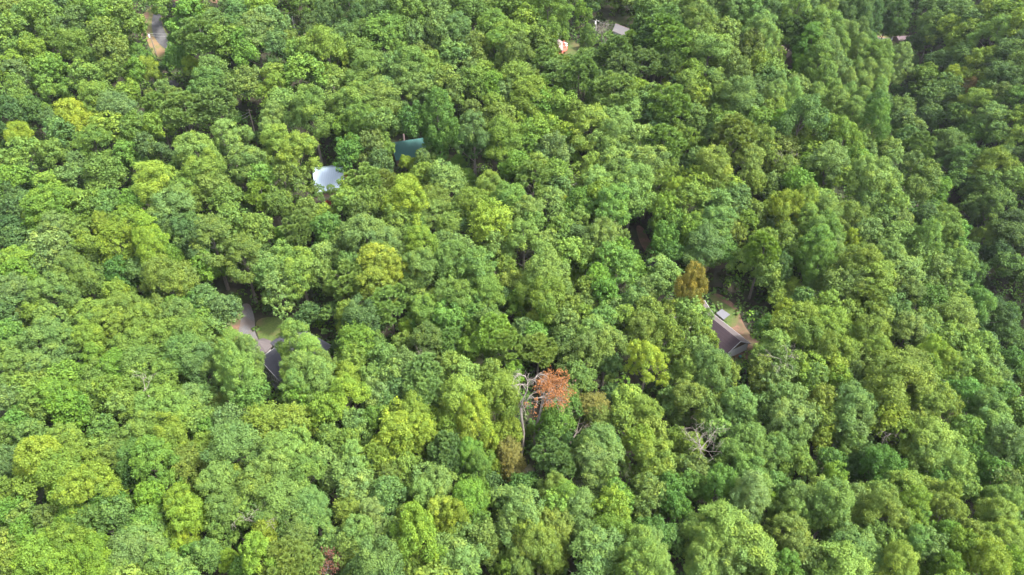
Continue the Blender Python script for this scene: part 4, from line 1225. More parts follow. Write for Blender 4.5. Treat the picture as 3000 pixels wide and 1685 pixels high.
# round turret
tc = Q(Lh + 1.2, Wh + 2.2, 0)
m = MB()
ring = [tc + Vector((3.0 * math.cos(k * math.pi / 4), 3.0 * math.sin(k * math.pi / 4), 0)) for k in range(8)]
m.tube([tc + Vector((0, 0, zg - 2)), tc + Vector((0, 0, zg + 4.4))], [2.7, 2.7], 8); m.build('turret_wall', M_GREYWALL, grey)
M_TUR = shingle('turret_shingles', (0.06, 0.053, 0.058), (0.105, 0.085, 0.082), (.5, .5, .7))
m = MB(); m.tube([tc + Vector((0, 0, zg + 4.3)), tc + Vector((0, 0, zg + 4.45)), tc + Vector((0, 0, zg + 6.6))], [3.3, 3.3, .12], 8); m.build('turret_roof', M_TUR, grey)

# --- pale blue metal roof
zg = PADS[2][3]
zr, ze = zg + 6.0, zg + 2.3
A = V3(at_z(918, 497, zr)); B = V3(at_z(1000.5, 487.5, zr))
u = (A - B); u.z = 0; Lb = u.length; u.normalize()
w = Vector((-u.y, u.x, 0))
if w.y > 0: w = -w
blue = empty('blue_roofed_house', (B.x, B.y, zg), 'house under a pale blue metal roof seen through thin trees, orange rail beside it', 'house')
M_BLUEROOF = ribbed_mat('pale_blue_metal', (0.33, 0.42, 0.54), (0.39, 0.475, 0.59), 0.6, (u.x, u.y, 0), 0.4, 0.0, 0.4)
O = Vector((B.x, B.y, zg))
Pb, rf = gable_house(blue, O, u, w, Lb, 17.5, zg, ze, zr, M_BROWNWALL, (M_BLUEROOF, M_BLUEROOF), over=.35, floor_drop=2.5)
deck = MB()
dz = zg + 2.6
deck.slab([Pb(-.2, -1, dz), Pb(-4.0, -1, dz), Pb(-4.0, 3.2, dz), Pb(-.2, 3.2, dz)], .2)
dd = deck.build('deck', M_ORANGEWOOD, blue)
m = MB()
cs = [Pb(-.3, -1, dz), Pb(-3.9, -1, dz), Pb(-3.9, 3.1, dz), Pb(-.3, 3.1, dz)]
for a, b in zip(cs[:-1], cs[1:]):
    m.bar(a + Vector((0, 0, 1.1)), b + Vector((0, 0, 1.1)), .28, .14)
    m.bar(a, a + Vector((0, 0, 1.04)), .18); m.bar(b, b + Vector((0, 0, 1.04)), .18)
sub(dd, blue, m, 'railing', M_ORANGEWOOD)
for q in cs:
    m = MB(); m.bar(q - Vector((0, 0, .2)), Vector((q.x, q.y, zg - 2)), .2); sub(dd, blue, m, 'post', M_ORANGEWOOD)
ch = empty('deck_chair', Pb(-2.2, .4, dz), 'blue cloth chair on the orange-railed deck by the pale blue roof', 'chair')
m = MB(); m.box(Pb(-2.2, .4, dz + .5), (.4, .4, .06)); m.build('seat', M_BLUE, ch)
m = MB(); m.box(Pb(-2.2, .0, dz + .98), (.4, .05, .42)); m.build('backrest', M_BLUE, ch)
for sx in (-.32, .32):
    for sy in (.1, .72):
        m = MB(); m.bar(Pb(-2.2 + sx, sy, dz), Pb(-2.2 + sx, sy, dz + .44), .06); m.build('leg', M_PIPE, ch)

# --- teal metal roof
zg = PADS[3][3]
zr, ze = zg + 6.0, zg + 2.6
A = V3(at_z(1164, 415, zr)); B = V3(at_z(1237.5, 404, zr))
u = (A - B); u.z = 0; Lt = u.length; u.normalize()
w = Vector((-u.y, u.x, 0))
if w.y > 0: w = -w
teal = empty('teal_roofed_house', (B.x, B.y, zg), 'house with smooth teal metal roof and a brown flue, yellow-green trees before it', 'house')
M_TEAL = ribbed_mat('teal_metal', (0.028, 0.098, 0.09), (0.034, 0.112, 0.104), 0.55, (u.x, u.y, 0), 0.6, 0.0, 0.35, 0.2)
Pt, rf = gable_house(teal, Vector((B.x, B.y, zg)), u, w, Lt + 2, 13.0, zg, ze, zr, M_BROWNWALL, (M_TEAL, M_TEAL), over=.35, trim=M_TEAL, floor_drop=2.0)
fx = Lt * .72
m = MB(); m.tube([Pt(fx, -.7, zr - .6), Pt(fx, -.7, zr + 2.3)], [.34, .34], 10); fl = m.build('flue', M_FLUE, teal)
m = MB(); m.tube([Pt(fx, -.7, zr + 2.3), Pt(fx, -.7, zr + 2.55), Pt(fx, -.7, zr + 2.75)], [.42, .42, .2], 10); sub(fl, teal, m, 'flue_cap', M_TRIM)

# --- pink-grey roof at the back
zg = PADS[5][3]
zr, ze = zg + 4.8, zg + 2.7
pxs = lambda x, y: (1580 + x / 8.05, 40 + y / 8.05)
R1 = V3(at_z(*pxs(1815, 235), zr)); R2 = V3(at_z(*pxs(2205, 385), zr)); E1 = V3(at_z(*pxs(1650, 325), ze))
u = R1 - R2; u.z = 0; Lp = u.length; u.normalize()
w = Vector((-u.y, u.x, 0))
if w.dot(E1 - R1) < 0: w = -w
pink = empty('pink_roofed_house', (R2.x, R2.y, zg), 'low house with faded pinkish grey roof among the far pines', 'house')
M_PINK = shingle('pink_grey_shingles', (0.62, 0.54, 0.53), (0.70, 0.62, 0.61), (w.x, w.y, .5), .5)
M_PINK2 = shingle('pink_shingles_shaded', (0.30, 0.22, 0.22), (0.36, 0.27, 0.27), (w.x, w.y, -.5), .5)  # darker copy for the far slope, its shade put into the colour
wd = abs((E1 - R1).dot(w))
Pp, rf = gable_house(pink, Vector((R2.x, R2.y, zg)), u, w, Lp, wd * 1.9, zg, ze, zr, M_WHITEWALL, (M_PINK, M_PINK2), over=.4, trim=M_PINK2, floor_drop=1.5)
m = MB(); m.tube([Pp(2.2, -.6, zr - .5), Pp(2.2, -.6, zr + .5)], [.12, .12], 8); sub(rf[1], pink, m, 'roof_vent', M_PIPE)

# --- cabin with the red deck
zg = PADS[4][3]
pd = lambda x, y, z: V3(at_z(1580 + x / 8.05, 40 + y / 8.05, z))
dz = zg + 1.8
c1 = pd(490, 690, zg)
cabin = empty('red_deck_cabin', (c1.x, c1.y, zg), 'cabin with brown roof corner and a stepped salmon-red deck beside a lawn', 'cabin')
M_CAB = shingle('cabin_shingles', (0.20, 0.15, 0.14), (0.28, 0.22, 0.21), (.6, -.5, .6))
ra, rb = pd(548, 640, zg + 4.6), pd(548, 755, zg + 4.6)
u = (ra - rb); u.z = 0; u.normalize()
w = Vector((-u.y, u.x, 0))
if w.x < 0: w = -w
Pc, rf = gable_house(cabin, Vector((rb.x, rb.y, zg)) - w * 4.2 - u * 0.5, u, w, 10.5, 8.0, zg, zg + 3.0, zg + 5.2, M_BROWNWALL, (M_CAB, M_CAB), over=.4, trim=M_CAB, floor_drop=1.5)
oc = [(552, 612), (600, 612), (604, 690), (672, 742), (672, 795), (656, 858), (575, 892), (552, 962), (455, 945), (455, 905), (520, 865), (552, 832), (540, 730)]
m = MB(); m.slab([pd(x, y, dz) for x, y in oc], .25)
dk = m.build('deck', M_REDDECK, cabin)
m = MB()
edge = [(600, 612), (604, 690), (672, 742), (672, 795), (656, 858), (575, 892), (552, 962)]
for (xa, ya), (xb, yb) in zip(edge[:-1], edge[1:]):
    a, b = pd(xa, ya, dz), pd(xb, yb, dz)
    m.bar(a + Vector((0, 0, 1.05)), b + Vector((0, 0, 1.05)), .26, .12)
    n = max(2, int((b - a).length / .5))
    for i in range(n):
        q = a + (b - a) * (i / n); m.bar(q, q + Vector((0, 0, 1.0)), .09)
sub(dk, cabin, m, 'railing', M_REDDECK)
m = MB()
a, b = pd(455, 950, dz), pd(545, 965, dz)
out = Vector((b.y - a.y, a.x - b.x, 0)).normalized()
if out.y > 0: out = -out
for i in range(6):
    m.box((a + b) / 2 + out * (.2 + .42 * i) - Vector((0, 0, .25 * (i + 1))), ((b - a).length / 2, .22, .08), ((b - a).normalized(), out, Vector((0, 0, 1))))
sub(dk, cabin, m, 'steps', M_REDDECK)
for x, y in oc[::2]:
    q = pd(x, y, dz); m = MB(); m.bar(q - Vector((0, 0, .25)), Vector((q.x, q.y, zg - 2)), .18); sub(dk, cabin, m, 'post', M_REDDECK)
tl = ['white round table at the upper rail of the red deck', 'white round table in the middle of the red deck by its bend', 'white round table nearest the steps on the red deck']
for (x, y), lb in zip(((604, 725), (640, 745), (640, 790)), tl):
    q = pd(x, y, dz)
    tb = empty('garden_table', q, lb, 'table', 'white tables on the red deck')
    m = MB(); m.tube([q + Vector((0, 0, .68)), q + Vector((0, 0, .74))], [.5, .5], 16); m.build('tabletop', M_TRIM, tb)
    m = MB(); m.tube([q, q + Vector((0, 0, .04)), q + Vector((0, 0, .06)), q + Vector((0, 0, .68))], [.3, .3, .05, .05], 10); m.build('leg', M_TRIM, tb)
q = pd(432, 500, zg + 5.6)
sd = empty('satellite_dish', (q.x, q.y, zg + 5.0), 'white satellite dish above the cabin with the red deck', 'dish')
m = MB(); m.tube([q, q + Vector((.1, -.25, .12)), q + Vector((.14, -.36, .2))], [.05, .3, .42], 14); m.build('reflector', M_TRIM, sd)
m = MB(); m.tube([Vector((q.x, q.y, zg + 1)), q], [.05, .05], 8); m.build('mast', M_PIPE, sd)

# --- small brown gable far right
zg = PADS[6][3]
zr, ze = zg + 6.0, zg + 3.4
pg = lambda x, y, z: V3(at_z(2000 + x / 2.575, y / 2.575, z))
ap = pg(828, 396, zr)
Ec = pg(866, 440, ze)
w = Ec - ap; w.z = 0; hw = w.length; w.normalize()
u = Vector((-w.y, w.x, 0))
if u.y < 0: u = -u
gab = empty('gable_cabin', (ap.x, ap.y, zg), 'small brown cabin gable with pinkish roof peeping out of pale trees', 'cabin')
M_PK3 = shingle('faded_pink_shingles', (0.42, 0.30, 0.28), (0.50, 0.37, 0.34), (w.x, w.y, .6), .5)
Pg, rf = gable_house(gab, Vector((ap.x, ap.y, zg)), u, w, 9.0, hw * 2, zg, ze, zr, M_BROWNWALL, (M_PK3, M_PK3), over=.5, trim=M_PK3, floor_drop=2)
m = MB(); m.tube([Pg(1.5, .4, zr - .6), Pg(1.5, .4, zr + 1.2)], [.2, .2], 8); m.build('flue', M_DARKWALL, gab)
# --- shed by the valley road
q = ground(2622, 124)
sh = empty('roadside_shed', q, 'low shed with pink metal roof beside the valley road', 'shed')
M_PK4 = ribbed_mat('pink_metal', (0.40, 0.25, 0.27), (0.46, 0.29, 0.31), .5, (1, 0, 0), .5)
gable_house(sh, V3(q), Vector((1, .1, 0)).normalized(), Vector((-.1, 1, 0)).normalized(), 9.0, 6.0, q[2], q[2] + 2.4, q[2] + 3.6, M_BROWNWALL, (M_PK4, M_PK4), over=.3, trim=M_PK4, floor_drop=1.5)
# --- white-walled house almost hidden at the upper left
q = ground(914, 142)
hz = float(height(q[0], q[1])) + .3
hh = empty('hidden_white_house', (q[0], q[1], hz), 'white-walled house with beige roof almost hidden by trees right of the road', 'house')
M_BEIGE = shingle('beige_shingles', (0.42, 0.34, 0.27), (0.50, 0.41, 0.33), (.3, -.8, .5), .5)
gable_house(hh, Vector((q[0] + 5, q[1], hz)), Vector((-1, .15, 0)).normalized(), Vector((-.15, -1, 0)).normalized(), 9.5, 7.5, hz, hz + 3.4, hz + 5.4, M_WHITEWALL, (M_BEIGE, M_BEIGE), over=.35, floor_drop=2)
# --- red umbrella in the shade
q = ground(1463, 446)
um = empty('garden_umbrella', q, 'closed-in red garden umbrella in deep shade between the dark trees', 'umbrella')
m = MB(); m.tube([V3(q), V3(q) + Vector((0, 0, 2.6))], [.04, .04], 8); m.build('pole', M_TRIM, um)
m = MB(); m.tube([V3(q) + Vector((0, 0, 1.9)), V3(q) + Vector((0, 0, 2.75))], [1.35, .05], 10); m.build('canopy', M_RED, um)


# ------------------------------------------------------------------ utility poles and wires
def pole(base_px, top_px, label, mat, can=True, arm=True, hgt=None):
    g = V3(ground(*base_px))
    h = 9.0
    for z in np.linspace(5, 16, 45):           # tall enough to reach the top seen in the photo
        p = project(g + Vector((0, 0, z)))
        if p[1] <= top_px[1]:
            h = z; break
    r = empty('utility_pole', g, label, 'utility pole', 'utility poles in the wood')
    t = g + Vector((0, 0, h))
    m = MB(); m.tube([g - Vector((0, 0, 1)), t], [.22, .15], 10); m.build('shaft', mat, r)
    if arm:
        m = MB(); m.bar(t + Vector((-1.2, .2, -.5)), t + Vector((1.2, -.2, -.5)), .14, .14); m.build('crossarm', mat, r)
    if can:
        m = MB(); q = t + Vector((-.42, -.25, -1.9))
        m.tube([q, q + Vector((0, 0, .05)), q + Vector((0, 0, 1.1)), q + Vector((0, 0, 1.2))], [.25, .32, .32, .2], 12); m.build('transformer', M_TRIM, r)
    return t


def wire(a, b, label, sag=.8):
    pts = []
    for i in range(13):
        s = i / 12
        p = a.lerp(b, s); p.z -= sag * 4 * s * (1 - s)
        pts.append(p)
    m = MB(); m.tube(pts, [.035] * 13, 5)
    o = m.build('power_line', M_WIRE)
    tag(o, label, 'cable', 'overhead wires')


t1 = pole((460, 166), (432, 96), 'leaning brown pole with white can on the verge of the winding road', M_POLE)
t2 = pole((747, 392), (735, 320), 'bare brown pole in front of the dark gap left of the pale oak', M_POLE, can=False)
t3 = pole((864, 92), (852, 48), 'weathered light grey pole among far dark trees right of the winding road', M_GREYPOLE, can=False, arm=False)
t4 = pole((1745, 92), (1747, 63), 'light grey pole with white can left of the pink-roofed house', M_GREYPOLE)
t5 = pole((1396, 524), (1397, 494), 'pole with crossarm and white can beside the small bright cone trees', M_POLE)
far = V3(ground(560, 96, 9))
wire(t1 + Vector((-1.1, .2, -.4)), far, 'upper pale wire crossing the winding road', .3)
wire(t1 + Vector((-.4, .2, -1.2)), far + Vector((.5, 0, -1.2)), 'lower pale wire crossing the winding road', .3)
w2 = V3(ground(676, 344, 9.0))
wire(t2 + Vector((-.2, 0, -1.2)), w2, 'upper thin wire running from the bare pole into the pines', .6)
wire(t2 + Vector((-.2, 0, -2.2)), w2 + Vector((0, 0, -1.3)), 'lower thin wire running from the bare pole into the pines', .6)
w4 = V3(pd(1840, 250, PADS[5][3] + 4.9))
wire(t4 + Vector((.1, 0, -.4)), w4, 'thin wire from the light grey pole to the pink-roofed house', .8)
# ------------------------------------------------------------------ dead trees, shrubs and the wood itself
def branchy(mb, a, d, length, rad, depth, g, droop=0.0, ends=None):
    pts, rr = [a], [rad]
    n = 5
    p, q = a.copy(), d.copy()
    for i in range(n):
        q = (q + Vector(g.normal(size=3) * .16) + Vector((0, 0, -droop * (i / n)))).normalized()
        p = p + q * (length / n)
        pts.append(p.copy()); rr.append(rad * (1 - .72 * (i + 1) / n))
    mb.tube(pts, rr, 5 if depth < 2 else 7, cap=False)
    if ends is not None: ends.append(pts[-1])
    if depth > 0:
        k = 4 if depth > 1 else 3
        for i in range(k):
            s = .35 + .6 * (i + g.random()) / k
            j = min(n - 1, int(s * n))
            o = Vector(g.normal(size=3)); o = (o - q * o.dot(q)).normalized()
            nd = (q * .55 + o * .85 + Vector((0, 0, .12))).normalized()
            branchy(mb, pts[j + 1], nd, length * (.45 + .22 * g.random()), max(rr[j + 1] * .6, .025), depth - 1, g, droop, ends)


def leafy(points, g, per, spread, size, name, col, parent):
    C = np.vstack([np.array(p)[None] + g.normal(size=(per, 3)) * spread for p in points])
    n = unit(g.normal(size=C.shape) + np.array([0, 0, .6]))
    V, Qd = quads_from(C, n, size * (.6 + .8 * g.random(len(C))), g)
    me = mesh_np(name, V, Qd, {'tint': ('FLOAT', np.clip(.5 + .2 * g.normal(size=len(C)), 0, 1))}, M_LEAF)
    o = bpy.data.objects.new(name, me)
    o.color = (*col, 1)
    link(o, parent)
    o.matrix_parent_inverse = Matrix.Translation(-parent.location)
    return o


def stem_from(base_px, tip_px, hgt_guess):
    """trunk foot on the ground and the height that reaches the tip"""
    g = V3(ground(*base_px))
    d = ray(*tip_px)
    # the tip keeps the depth plane of the foot: the tree stands upright
    t = (g.y) / d[1]
    tip = V3(CAM + d * t)
    return g, tip


# bare silver snag
g = np.random.default_rng(11)
foot, tip = stem_from((1524, 1345), (1546, 1090), 20)
H = tip.z - foot.z
sn = empty('bare_snag', foot, 'bare silver-grey dead tree with drooping twigs left of the orange tree', 'dead tree')
m = MB()
ctrl = [(1524, 1345), (1530, 1310), (1534, 1268), (1528, 1226), (1527, 1195)]
pts = []
for px, py in ctrl:
    d = ray(px, py); t = foot.y / d[1]; pts.append(V3(CAM + d * t))
m.tube([pts[0] - Vector((0, 0, .8))] + pts, [.44, .40, .35, .32, .28, .24], 9)
m.build('trunk', M_DEADWOOD, sn, True)
m = MB()
def px3(px, py, dy=0.0):
    d = ray(px, py); t = (foot.y + dy) / d[1]; return V3(CAM + d * t)
for path, r in (([(1527, 1197), (1532, 1170), (1545, 1142), (1547, 1112)], .20), ([(1528, 1205), (1542, 1176), (1556, 1156), (1577, 1146)], .16),
                ([(1547, 1130), (1562, 1112), (1574, 1100)], .11), ([(1536, 1180), (1552, 1166), (1580, 1166)], .13), ([(1546, 1118), (1538, 1102), (1524, 1098)], .14),
                ([(1543, 1146), (1532, 1128), (1521, 1126)], .12), ([(1528, 1210), (1534, 1206), (1538, 1196)], .1)):
    q = [px3(x, y, (i * .5 * (1 if r > .15 else -1))) for i, (x, y) in enumerate(path)]
    m.tube(q, [r * (1 - .6 * i / (len(q) - 1)) for i in range(len(q))], 7)
    for k in range(7):
        a = q[-1] if k < 4 else q[-2].lerp(q[-1], .5)
        dd = Vector(g.normal(size=3)); dd.z = abs(dd.z) * .5; dd = (dd + (q[-1] - q[-2]).normalized() * .8).normalized()
        branchy(m, a, dd, 1.8 + 0.9 * g.random(), .05, 1, g, .75)
m.build('branches', M_DEADWOOD, sn, True)

# orange-brown dying tree
foot, tip = stem_from((1564, 1316), (1604, 1074), 20)
od = empty('orange_dead_tree', foot, 'dying tree with rusty orange withered leaves and pale trunk, right of the silver snag', 'dead tree')
def px4(px, py, dy=0.0):
    d = ray(px, py); t = (foot.y + dy) / d[1]; return V3(CAM + d * t)
m = MB()
q = [px4(1564, 1322), px4(1566, 1285), px4(1570, 1250), px4(1582, 1212), px4(1588, 1180), px4(1594, 1150), px4(1600, 1110)]
m.tube(q, [.36, .33, .3, .26, .2, .13, .05], 9)
m.tube([px4(1583, 1240), px4(1594, 1232), px4(1606, 1225)], [.16, .12, .05], 6)
m.build('trunk', M_DEADWOOD, od, True)
g = np.random.default_rng(12)
m = MB()
ends = []
for i in range(15):
    s = i / 14
    a = q[3].lerp(q[6], s * .95) if s < .5 else q[4].lerp(q[6], (s - .4) * 1.5)
    an = i * 2.4
    tx, ty = 1614 + 15 * math.cos(an) * (1 - .2 * s), 1164 - 60 * s
    e = px4(tx, ty, 2.0 * math.sin(an))
    branchy(m, a, (e - a).normalized(), (e - a).length, .11, 2, g, .08, ends)
m.build('branches', M_DEADWOOD, od, True)
up_ = [e for e in ends if e.z > q[5].z - .6]; lo_ = [e for e in ends if e.z <= q[5].z - .6]
leafy(up_, g, 20, .36, .34, 'withered_leaves', (.20, .088, .034), od)
leafy(lo_, g, 9, .34, .30, 'dry_leaves', (.15, .08, .055), od)


def dead_bush(base_px, label, height_m, nbranch, r0, seed, mat, spread=.9, lift=0.0, name='bare_tree', cat='dead tree', leaves=None, lean=(0, 0), droop=.05):
    g = np.random.default_rng(seed)
    b = V3(ground(*base_px, lift)) - Vector((0, 0, lift))
    r = empty(name, b, label, cat)
    m = MB()
    top = b + Vector((lean[0], lean[1], lift + height_m * .25))
    m.tube([b - Vector((0, 0, .5)), b.lerp(top, .5) + Vector((.2, 0, 0)), top], [r0 * 1.3, r0, r0 * .7], 8)
    m.build('trunk', mat, r, True)
    m = MB(); ends = []
    for i in range(nbranch):
        an = i * 2.4 + g.random()
        d = Vector((math.cos(an) * spread, math.sin(an) * spread, .35 + .9 * g.random())).normalized()
        branchy(m, top - Vector((0, 0, g.random() * height_m * .15)), d, height_m * (.45 + .3 * g.random()), r0 * .5, 2, g, droop, ends)
    m.build('branches', mat, r, True)
    if leaves: leafy(ends, g, leaves[1], leaves[2], .3, 'dry_leaves', leaves[0], r)
    return r


dead_bush((2052, 1325), 'bare silver branches spreading out between dark crowns at the lower right', 7.5, 10, .13, 21, M_DEADWOOD, 1.2, 13)
dead_bush((962, 1662), 'reddish dead shrub at the foot of the photo between dark gaps', 3.4, 9, .14, 22, M_DEADWOOD, 1.0, 9, 'dead_shrub', 'shrub', ((.13, .06, .042), 8, .3))
dead_bush((2290, 1070), 'bare pale twigs in the olive crowns below the dark brown roof', 6, 6, .12, 23, M_DEADWOOD, 1.1, 14)
dead_bush((2300, 492), 'bare pale grey twigs lying over a dark green crown far right', 6.5, 7, .13, 24, M_DEADWOOD, 1.1, 15)
dead_bush((1645, 545), 'bare grey twigs left of the large pale crown in the middle', 6, 7, .12, 25, M_DEADWOOD, 1.0, 13)
dead_bush((1582, 352), 'bare white branch sticking out above bright green trees', 6.5, 3, .15, 26, M_DEADWOOD, .7, 14)
dead_bush((770, 1552), 'small bare twisted branch at the lower left gap', 6.5, 4, .12, 27, M_DEADWOOD, .9, 11)
dead_bush((2982, 1185), 'dark bare twigs at the far right under green crowns', 6, 7, .12, 28, M_BARK, 1.1, 10)
dead_bush((2590, 1285), 'bare curved branch over the dark gap lower right', 5.5, 4, .12, 29, M_DEADWOOD, 1.1, 11)
dead_bush((1763, 106), 'leafless purplish-grey tree between the pines and the pink-roofed house', 6.5, 16, .16, 30, M_DEADWOOD, .7, 7)
dead_bush((1640, 1305), 'leaning broken trunk with bare twigs in the dark gap right of the snag', 10, 5, .2, 31, M_BARK, .8, 5, lean=(4, 2))
dead_bush((430, 1150), 'pale bare limb among big green crowns at the left', 6, 3, .12, 33, M_DEADWOOD, .9, 15)
dead_bush((1225, 1085), 'dry twiggy grey branches beside a pine below the middle', 6.5, 7, .13, 34, M_BARK, 1.0, 12)

# ------------------------------------------------------------------ the trees
E = read_table()
rg = np.random.default_rng(3)
TREES = [place(e, rg) for e in E]
# trees that deserve their own words
SPECIAL = [
    (2035, 832, 88, 'o', 'Ro', 'golden brown round tree in front of the dirt yard above the dark brown roof', (.175, .135, .026)),
    (335, 345, 0, None, None, None, None)]
sp = []
t = place([2034, 824, 104, 'o', 'oR'], rg); t.var = 1; t.col = np.array((.140, .125, .022)); t.label = 'golden brown round tree beside the lawn above the dark brown roof'; sp.append(t)
t = place([2843, 250, 66, 'o', 'oR'], rg); t.col = np.array((.135, .10, .036)); t.label = 'reddish-brown crown on the right-hand slope among green trees'; sp.append(t)
t = place([958, 578, 26, 'o', 'R'], rg); t.col = np.array((.14, .03, .015)); t.H = 6; t.label = 'small rust-red tree glimpsed below the pale blue roof'; sp.append(t)
t = place([1806, 98, 30, 'o', 'Y'], rg); t.col = np.array((.22, .24, .02)); t.H = 7; t.label = 'small bright yellow shrub-like tree hiding the eave of the pink roof'; sp.append(t)


def blocks(t):
    """would this crown stand in a plot or clearing, or hide a house that the photo shows?"""
    for poly in FOOT + CLEAR:
        if in_poly(t.x, t.y, poly): return True
    return False


OPEN = [(2095, 880, 2150, 945), (2095, 935, 2186, 1036), (700, 915, 830, 1002), (925, 498, 995, 530), (1205, 410, 1236, 440), (1790, 70, 1850, 98), (1640, 112, 1688, 160), (448, 36, 498, 140), (2308, 154, 2334, 180),
        (2575, 106, 2632, 122), (1872, 668, 1905, 765), (764, 1030, 784, 1058), (776, 1086, 820, 1130), (938, 996, 968, 1020), (1290, 457, 1326, 472), (1660, 122, 1692, 158), (1522, 1110, 1575, 1330), (1580, 1090, 1650, 1190),
        (735, 322, 746, 385), (852, 50, 864, 88), (1742, 66, 1750, 88), (1392, 497, 1400, 520), (1003, 490, 1024, 508), (430, 98, 458, 164), (500, 242, 520, 252), (1150, 508, 1172, 524), (1183, 398, 1186, 408)]


SEAM = [(2600, 120), (2608, 250), (2618, 400), (2640, 500), (2668, 585), (2702, 660), (2755, 740), (2812, 815), (2872, 930), (2905, 1010)]


def seam_gap(px, py):
    """how far, in photo pixels, a spot lies from the dark line of the stream bed"""
    best = 1e9
    for (ax, ay), (bx_, by_) in zip(SEAM[:-1], SEAM[1:]):
        k = ((px - ax) * (bx_ - ax) + (py - ay) * (by_ - ay)) / ((bx_ - ax) ** 2 + (by_ - ay) ** 2)
        k = min(1, max(0, k))
        best = min(best, math.hypot(px - ax - k * (bx_ - ax), py - ay - k * (by_ - ay)))
    return best


def in_stream(t):
    d = float(ravine(t.x, t.y))
    if abs(d) < 4 and t.y < RAV[-3][1]: return True
    return seam_gap(t.px, t.py) < 8 + .2 * t.rad * FOC / t.dep and t.py < 1060


def hides(t):
    """share of an opening that the crown would cover, largest over the openings"""
    rx = t.rad * FOC / t.dep
    top = project((t.x, t.y, t.z + t.H))[1]
    low = project((t.x, t.y - t.rad * .8, t.z + t.H * dict(o=.55, p=.38, n=.64, a=.42)[t.kind]))[1]
    cy, ry = (top + low) / 2, (low - top) / 2
    cx = project((t.x, t.y, t.z + t.H * .8))[0]
    worst = 0
    for k, (x0, y0, x1, y1) in enumerate(OPEN):
        if cx + rx < x0 or cx - rx > x1 or cy + ry < y0 or cy - ry > y1: continue
        xs, ys = np.meshgrid(np.linspace(x0, x1, 9), np.linspace(y0, y1, 9))
        c = (((xs - cx) / (rx * .95)) ** 2 + ((ys - cy) / (ry * .95)) ** 2 < 1).mean()
        worst = max(worst, c)
    return worst


def sidestep(t):
    """a crown seen over a clearing: the tree stands behind it (lower on the sight line) or before it (taller)"""
    d = ray(t.px, t.py)
    keep = (t.x, t.y, t.z, t.rad, t.H, t.dep)
    if math.hypot(t.px - 2229, t.py - 908) < 30: print('NEAR', t.px, t.py, t.x, t.y, t.H)
    for k in range(1, 60):
        for sg in (1, -1):
            dep = keep[5] + sg * k * .5
            p = CAM + d * dep
            z = float(height(p[0], p[1]))
            H = (p[2] - z) / CROWN_Z[t.kind]
            if not (7 < H < 33): continue
            t.x, t.y, t.z, t.dep = p[0], p[1], z, dep
            t.rad, t.H = keep[3] * dep / keep[5], H
            if not blocks(t): return True
    t.x, t.y, t.z, t.rad, t.H, t.dep = keep
    return False


def settle(L, limit=.10):
    """shrink or lower the crowns that would close an opening; drop those that still do"""
    out = []
    for t in L:
        if blocks(t) and not (limit > .1 and sidestep(t)):
            if limit > .1: print('BLOCK', round(t.px), round(t.py), round(t.w))
            continue
        if limit > .05 and in_stream(t): continue
        ok = False
        for k in range(5):
            if hides(t) <= limit: ok = True; break
            t.rad *= .86; t.H *= .88
        if ok: out.append(t)
        elif limit > .1 and t.w > 60: print('DROP', round(t.px), round(t.py), round(t.w), t.kind, t.code)
    return out


for t in sp:
    if blocks(t): sidestep(t)
n0 = len(TREES)
TREES = settle(TREES)
print('trees', n0, '->', len(TREES))
for t in TREES:          # crowns along the stream bed: ravine shade blended into their leaf colour
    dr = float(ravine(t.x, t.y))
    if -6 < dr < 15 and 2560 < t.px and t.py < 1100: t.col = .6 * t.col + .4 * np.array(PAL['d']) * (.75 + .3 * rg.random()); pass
BIG = sorted([t for t in TREES if t.kind == 'o'], key=lambda t: -t.w + (-60 if t.code[0] == 'Y' else 0))
SOLO = BIG[:290] + [t for t in TREES if t.kind != 'o']
REST = BIG[290:]
describe(SOLO)
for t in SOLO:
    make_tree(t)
for t in sp:
    make_tree(t)

# the wood beyond the frame and the smaller crowns: one mass
rg = np.random.default_rng(5)
pos = np.array([(t.x, t.y) for t in TREES])
EXTRA = []
step = 9.0
for y in np.arange(62, 640, step):
    for x in np.arange(-320, 420, step):
        qx, qy = x + rg.normal() * 2.2, y + rg.normal() * 2.2
        z = float(height(qx, qy))
        px, py, dep = project((qx, qy, z + 15))
        inside = 0 < px < 3000 and 0 < py < 1685
        margin = 40 if not inside else 0
        if not (-260 < px < 3260 and -160 < py < 2050): continue
        dmin = np.min(np.hypot(pos[:, 0] - qx, pos[:, 1] - qy))
        if dmin < (5.2 if inside else 6.0): continue
        t = Tree()
        t.kind, t.code = 'o', str(rg.choice(['g', 'gb', 'oy', 'bg', 'd', 'yg', 'lb', 'og']))
        t.x, t.y, t.z, t.dep = qx, qy, z, dep
        t.px, t.py = px, py
        t.rad = 4.6 + 1.2 * rg.random()
        t.H = (17 if not inside else 9.5) + 3 * rg.random()
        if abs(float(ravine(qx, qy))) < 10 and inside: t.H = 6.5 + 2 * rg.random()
        if inside: t.code = str(rg.choice(['d', 'dG', 'dg', 'db'])); t.rad *= .8  # fillers between crowns get dark leaves: shade of the gaps put into colour
        t.col = mixcol(t.code) * (.85 + .25 * rg.random())
        t.rot = rg.random() * 6.28; t.var = int(rg.integers(0, 100))
        EXTRA.append(t)
        pos = np.vstack([pos, [qx, qy]])
EXTRA = settle(EXTRA, .04)
print('extra', len(EXTRA), 'rest', len(REST), 'solo', len(SOLO))
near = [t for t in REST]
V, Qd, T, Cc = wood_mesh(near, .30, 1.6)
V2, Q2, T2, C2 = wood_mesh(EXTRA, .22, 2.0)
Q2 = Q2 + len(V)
me = mesh_np('forest', np.vstack([V, V2]), np.vstack([Qd, Q2]), {'tint': ('FLOAT', np.hstack([T, T2])), 'tree_colour': ('FLOAT_COLOR', np.vstack([Cc, C2]))}, M_WOODLEAF)
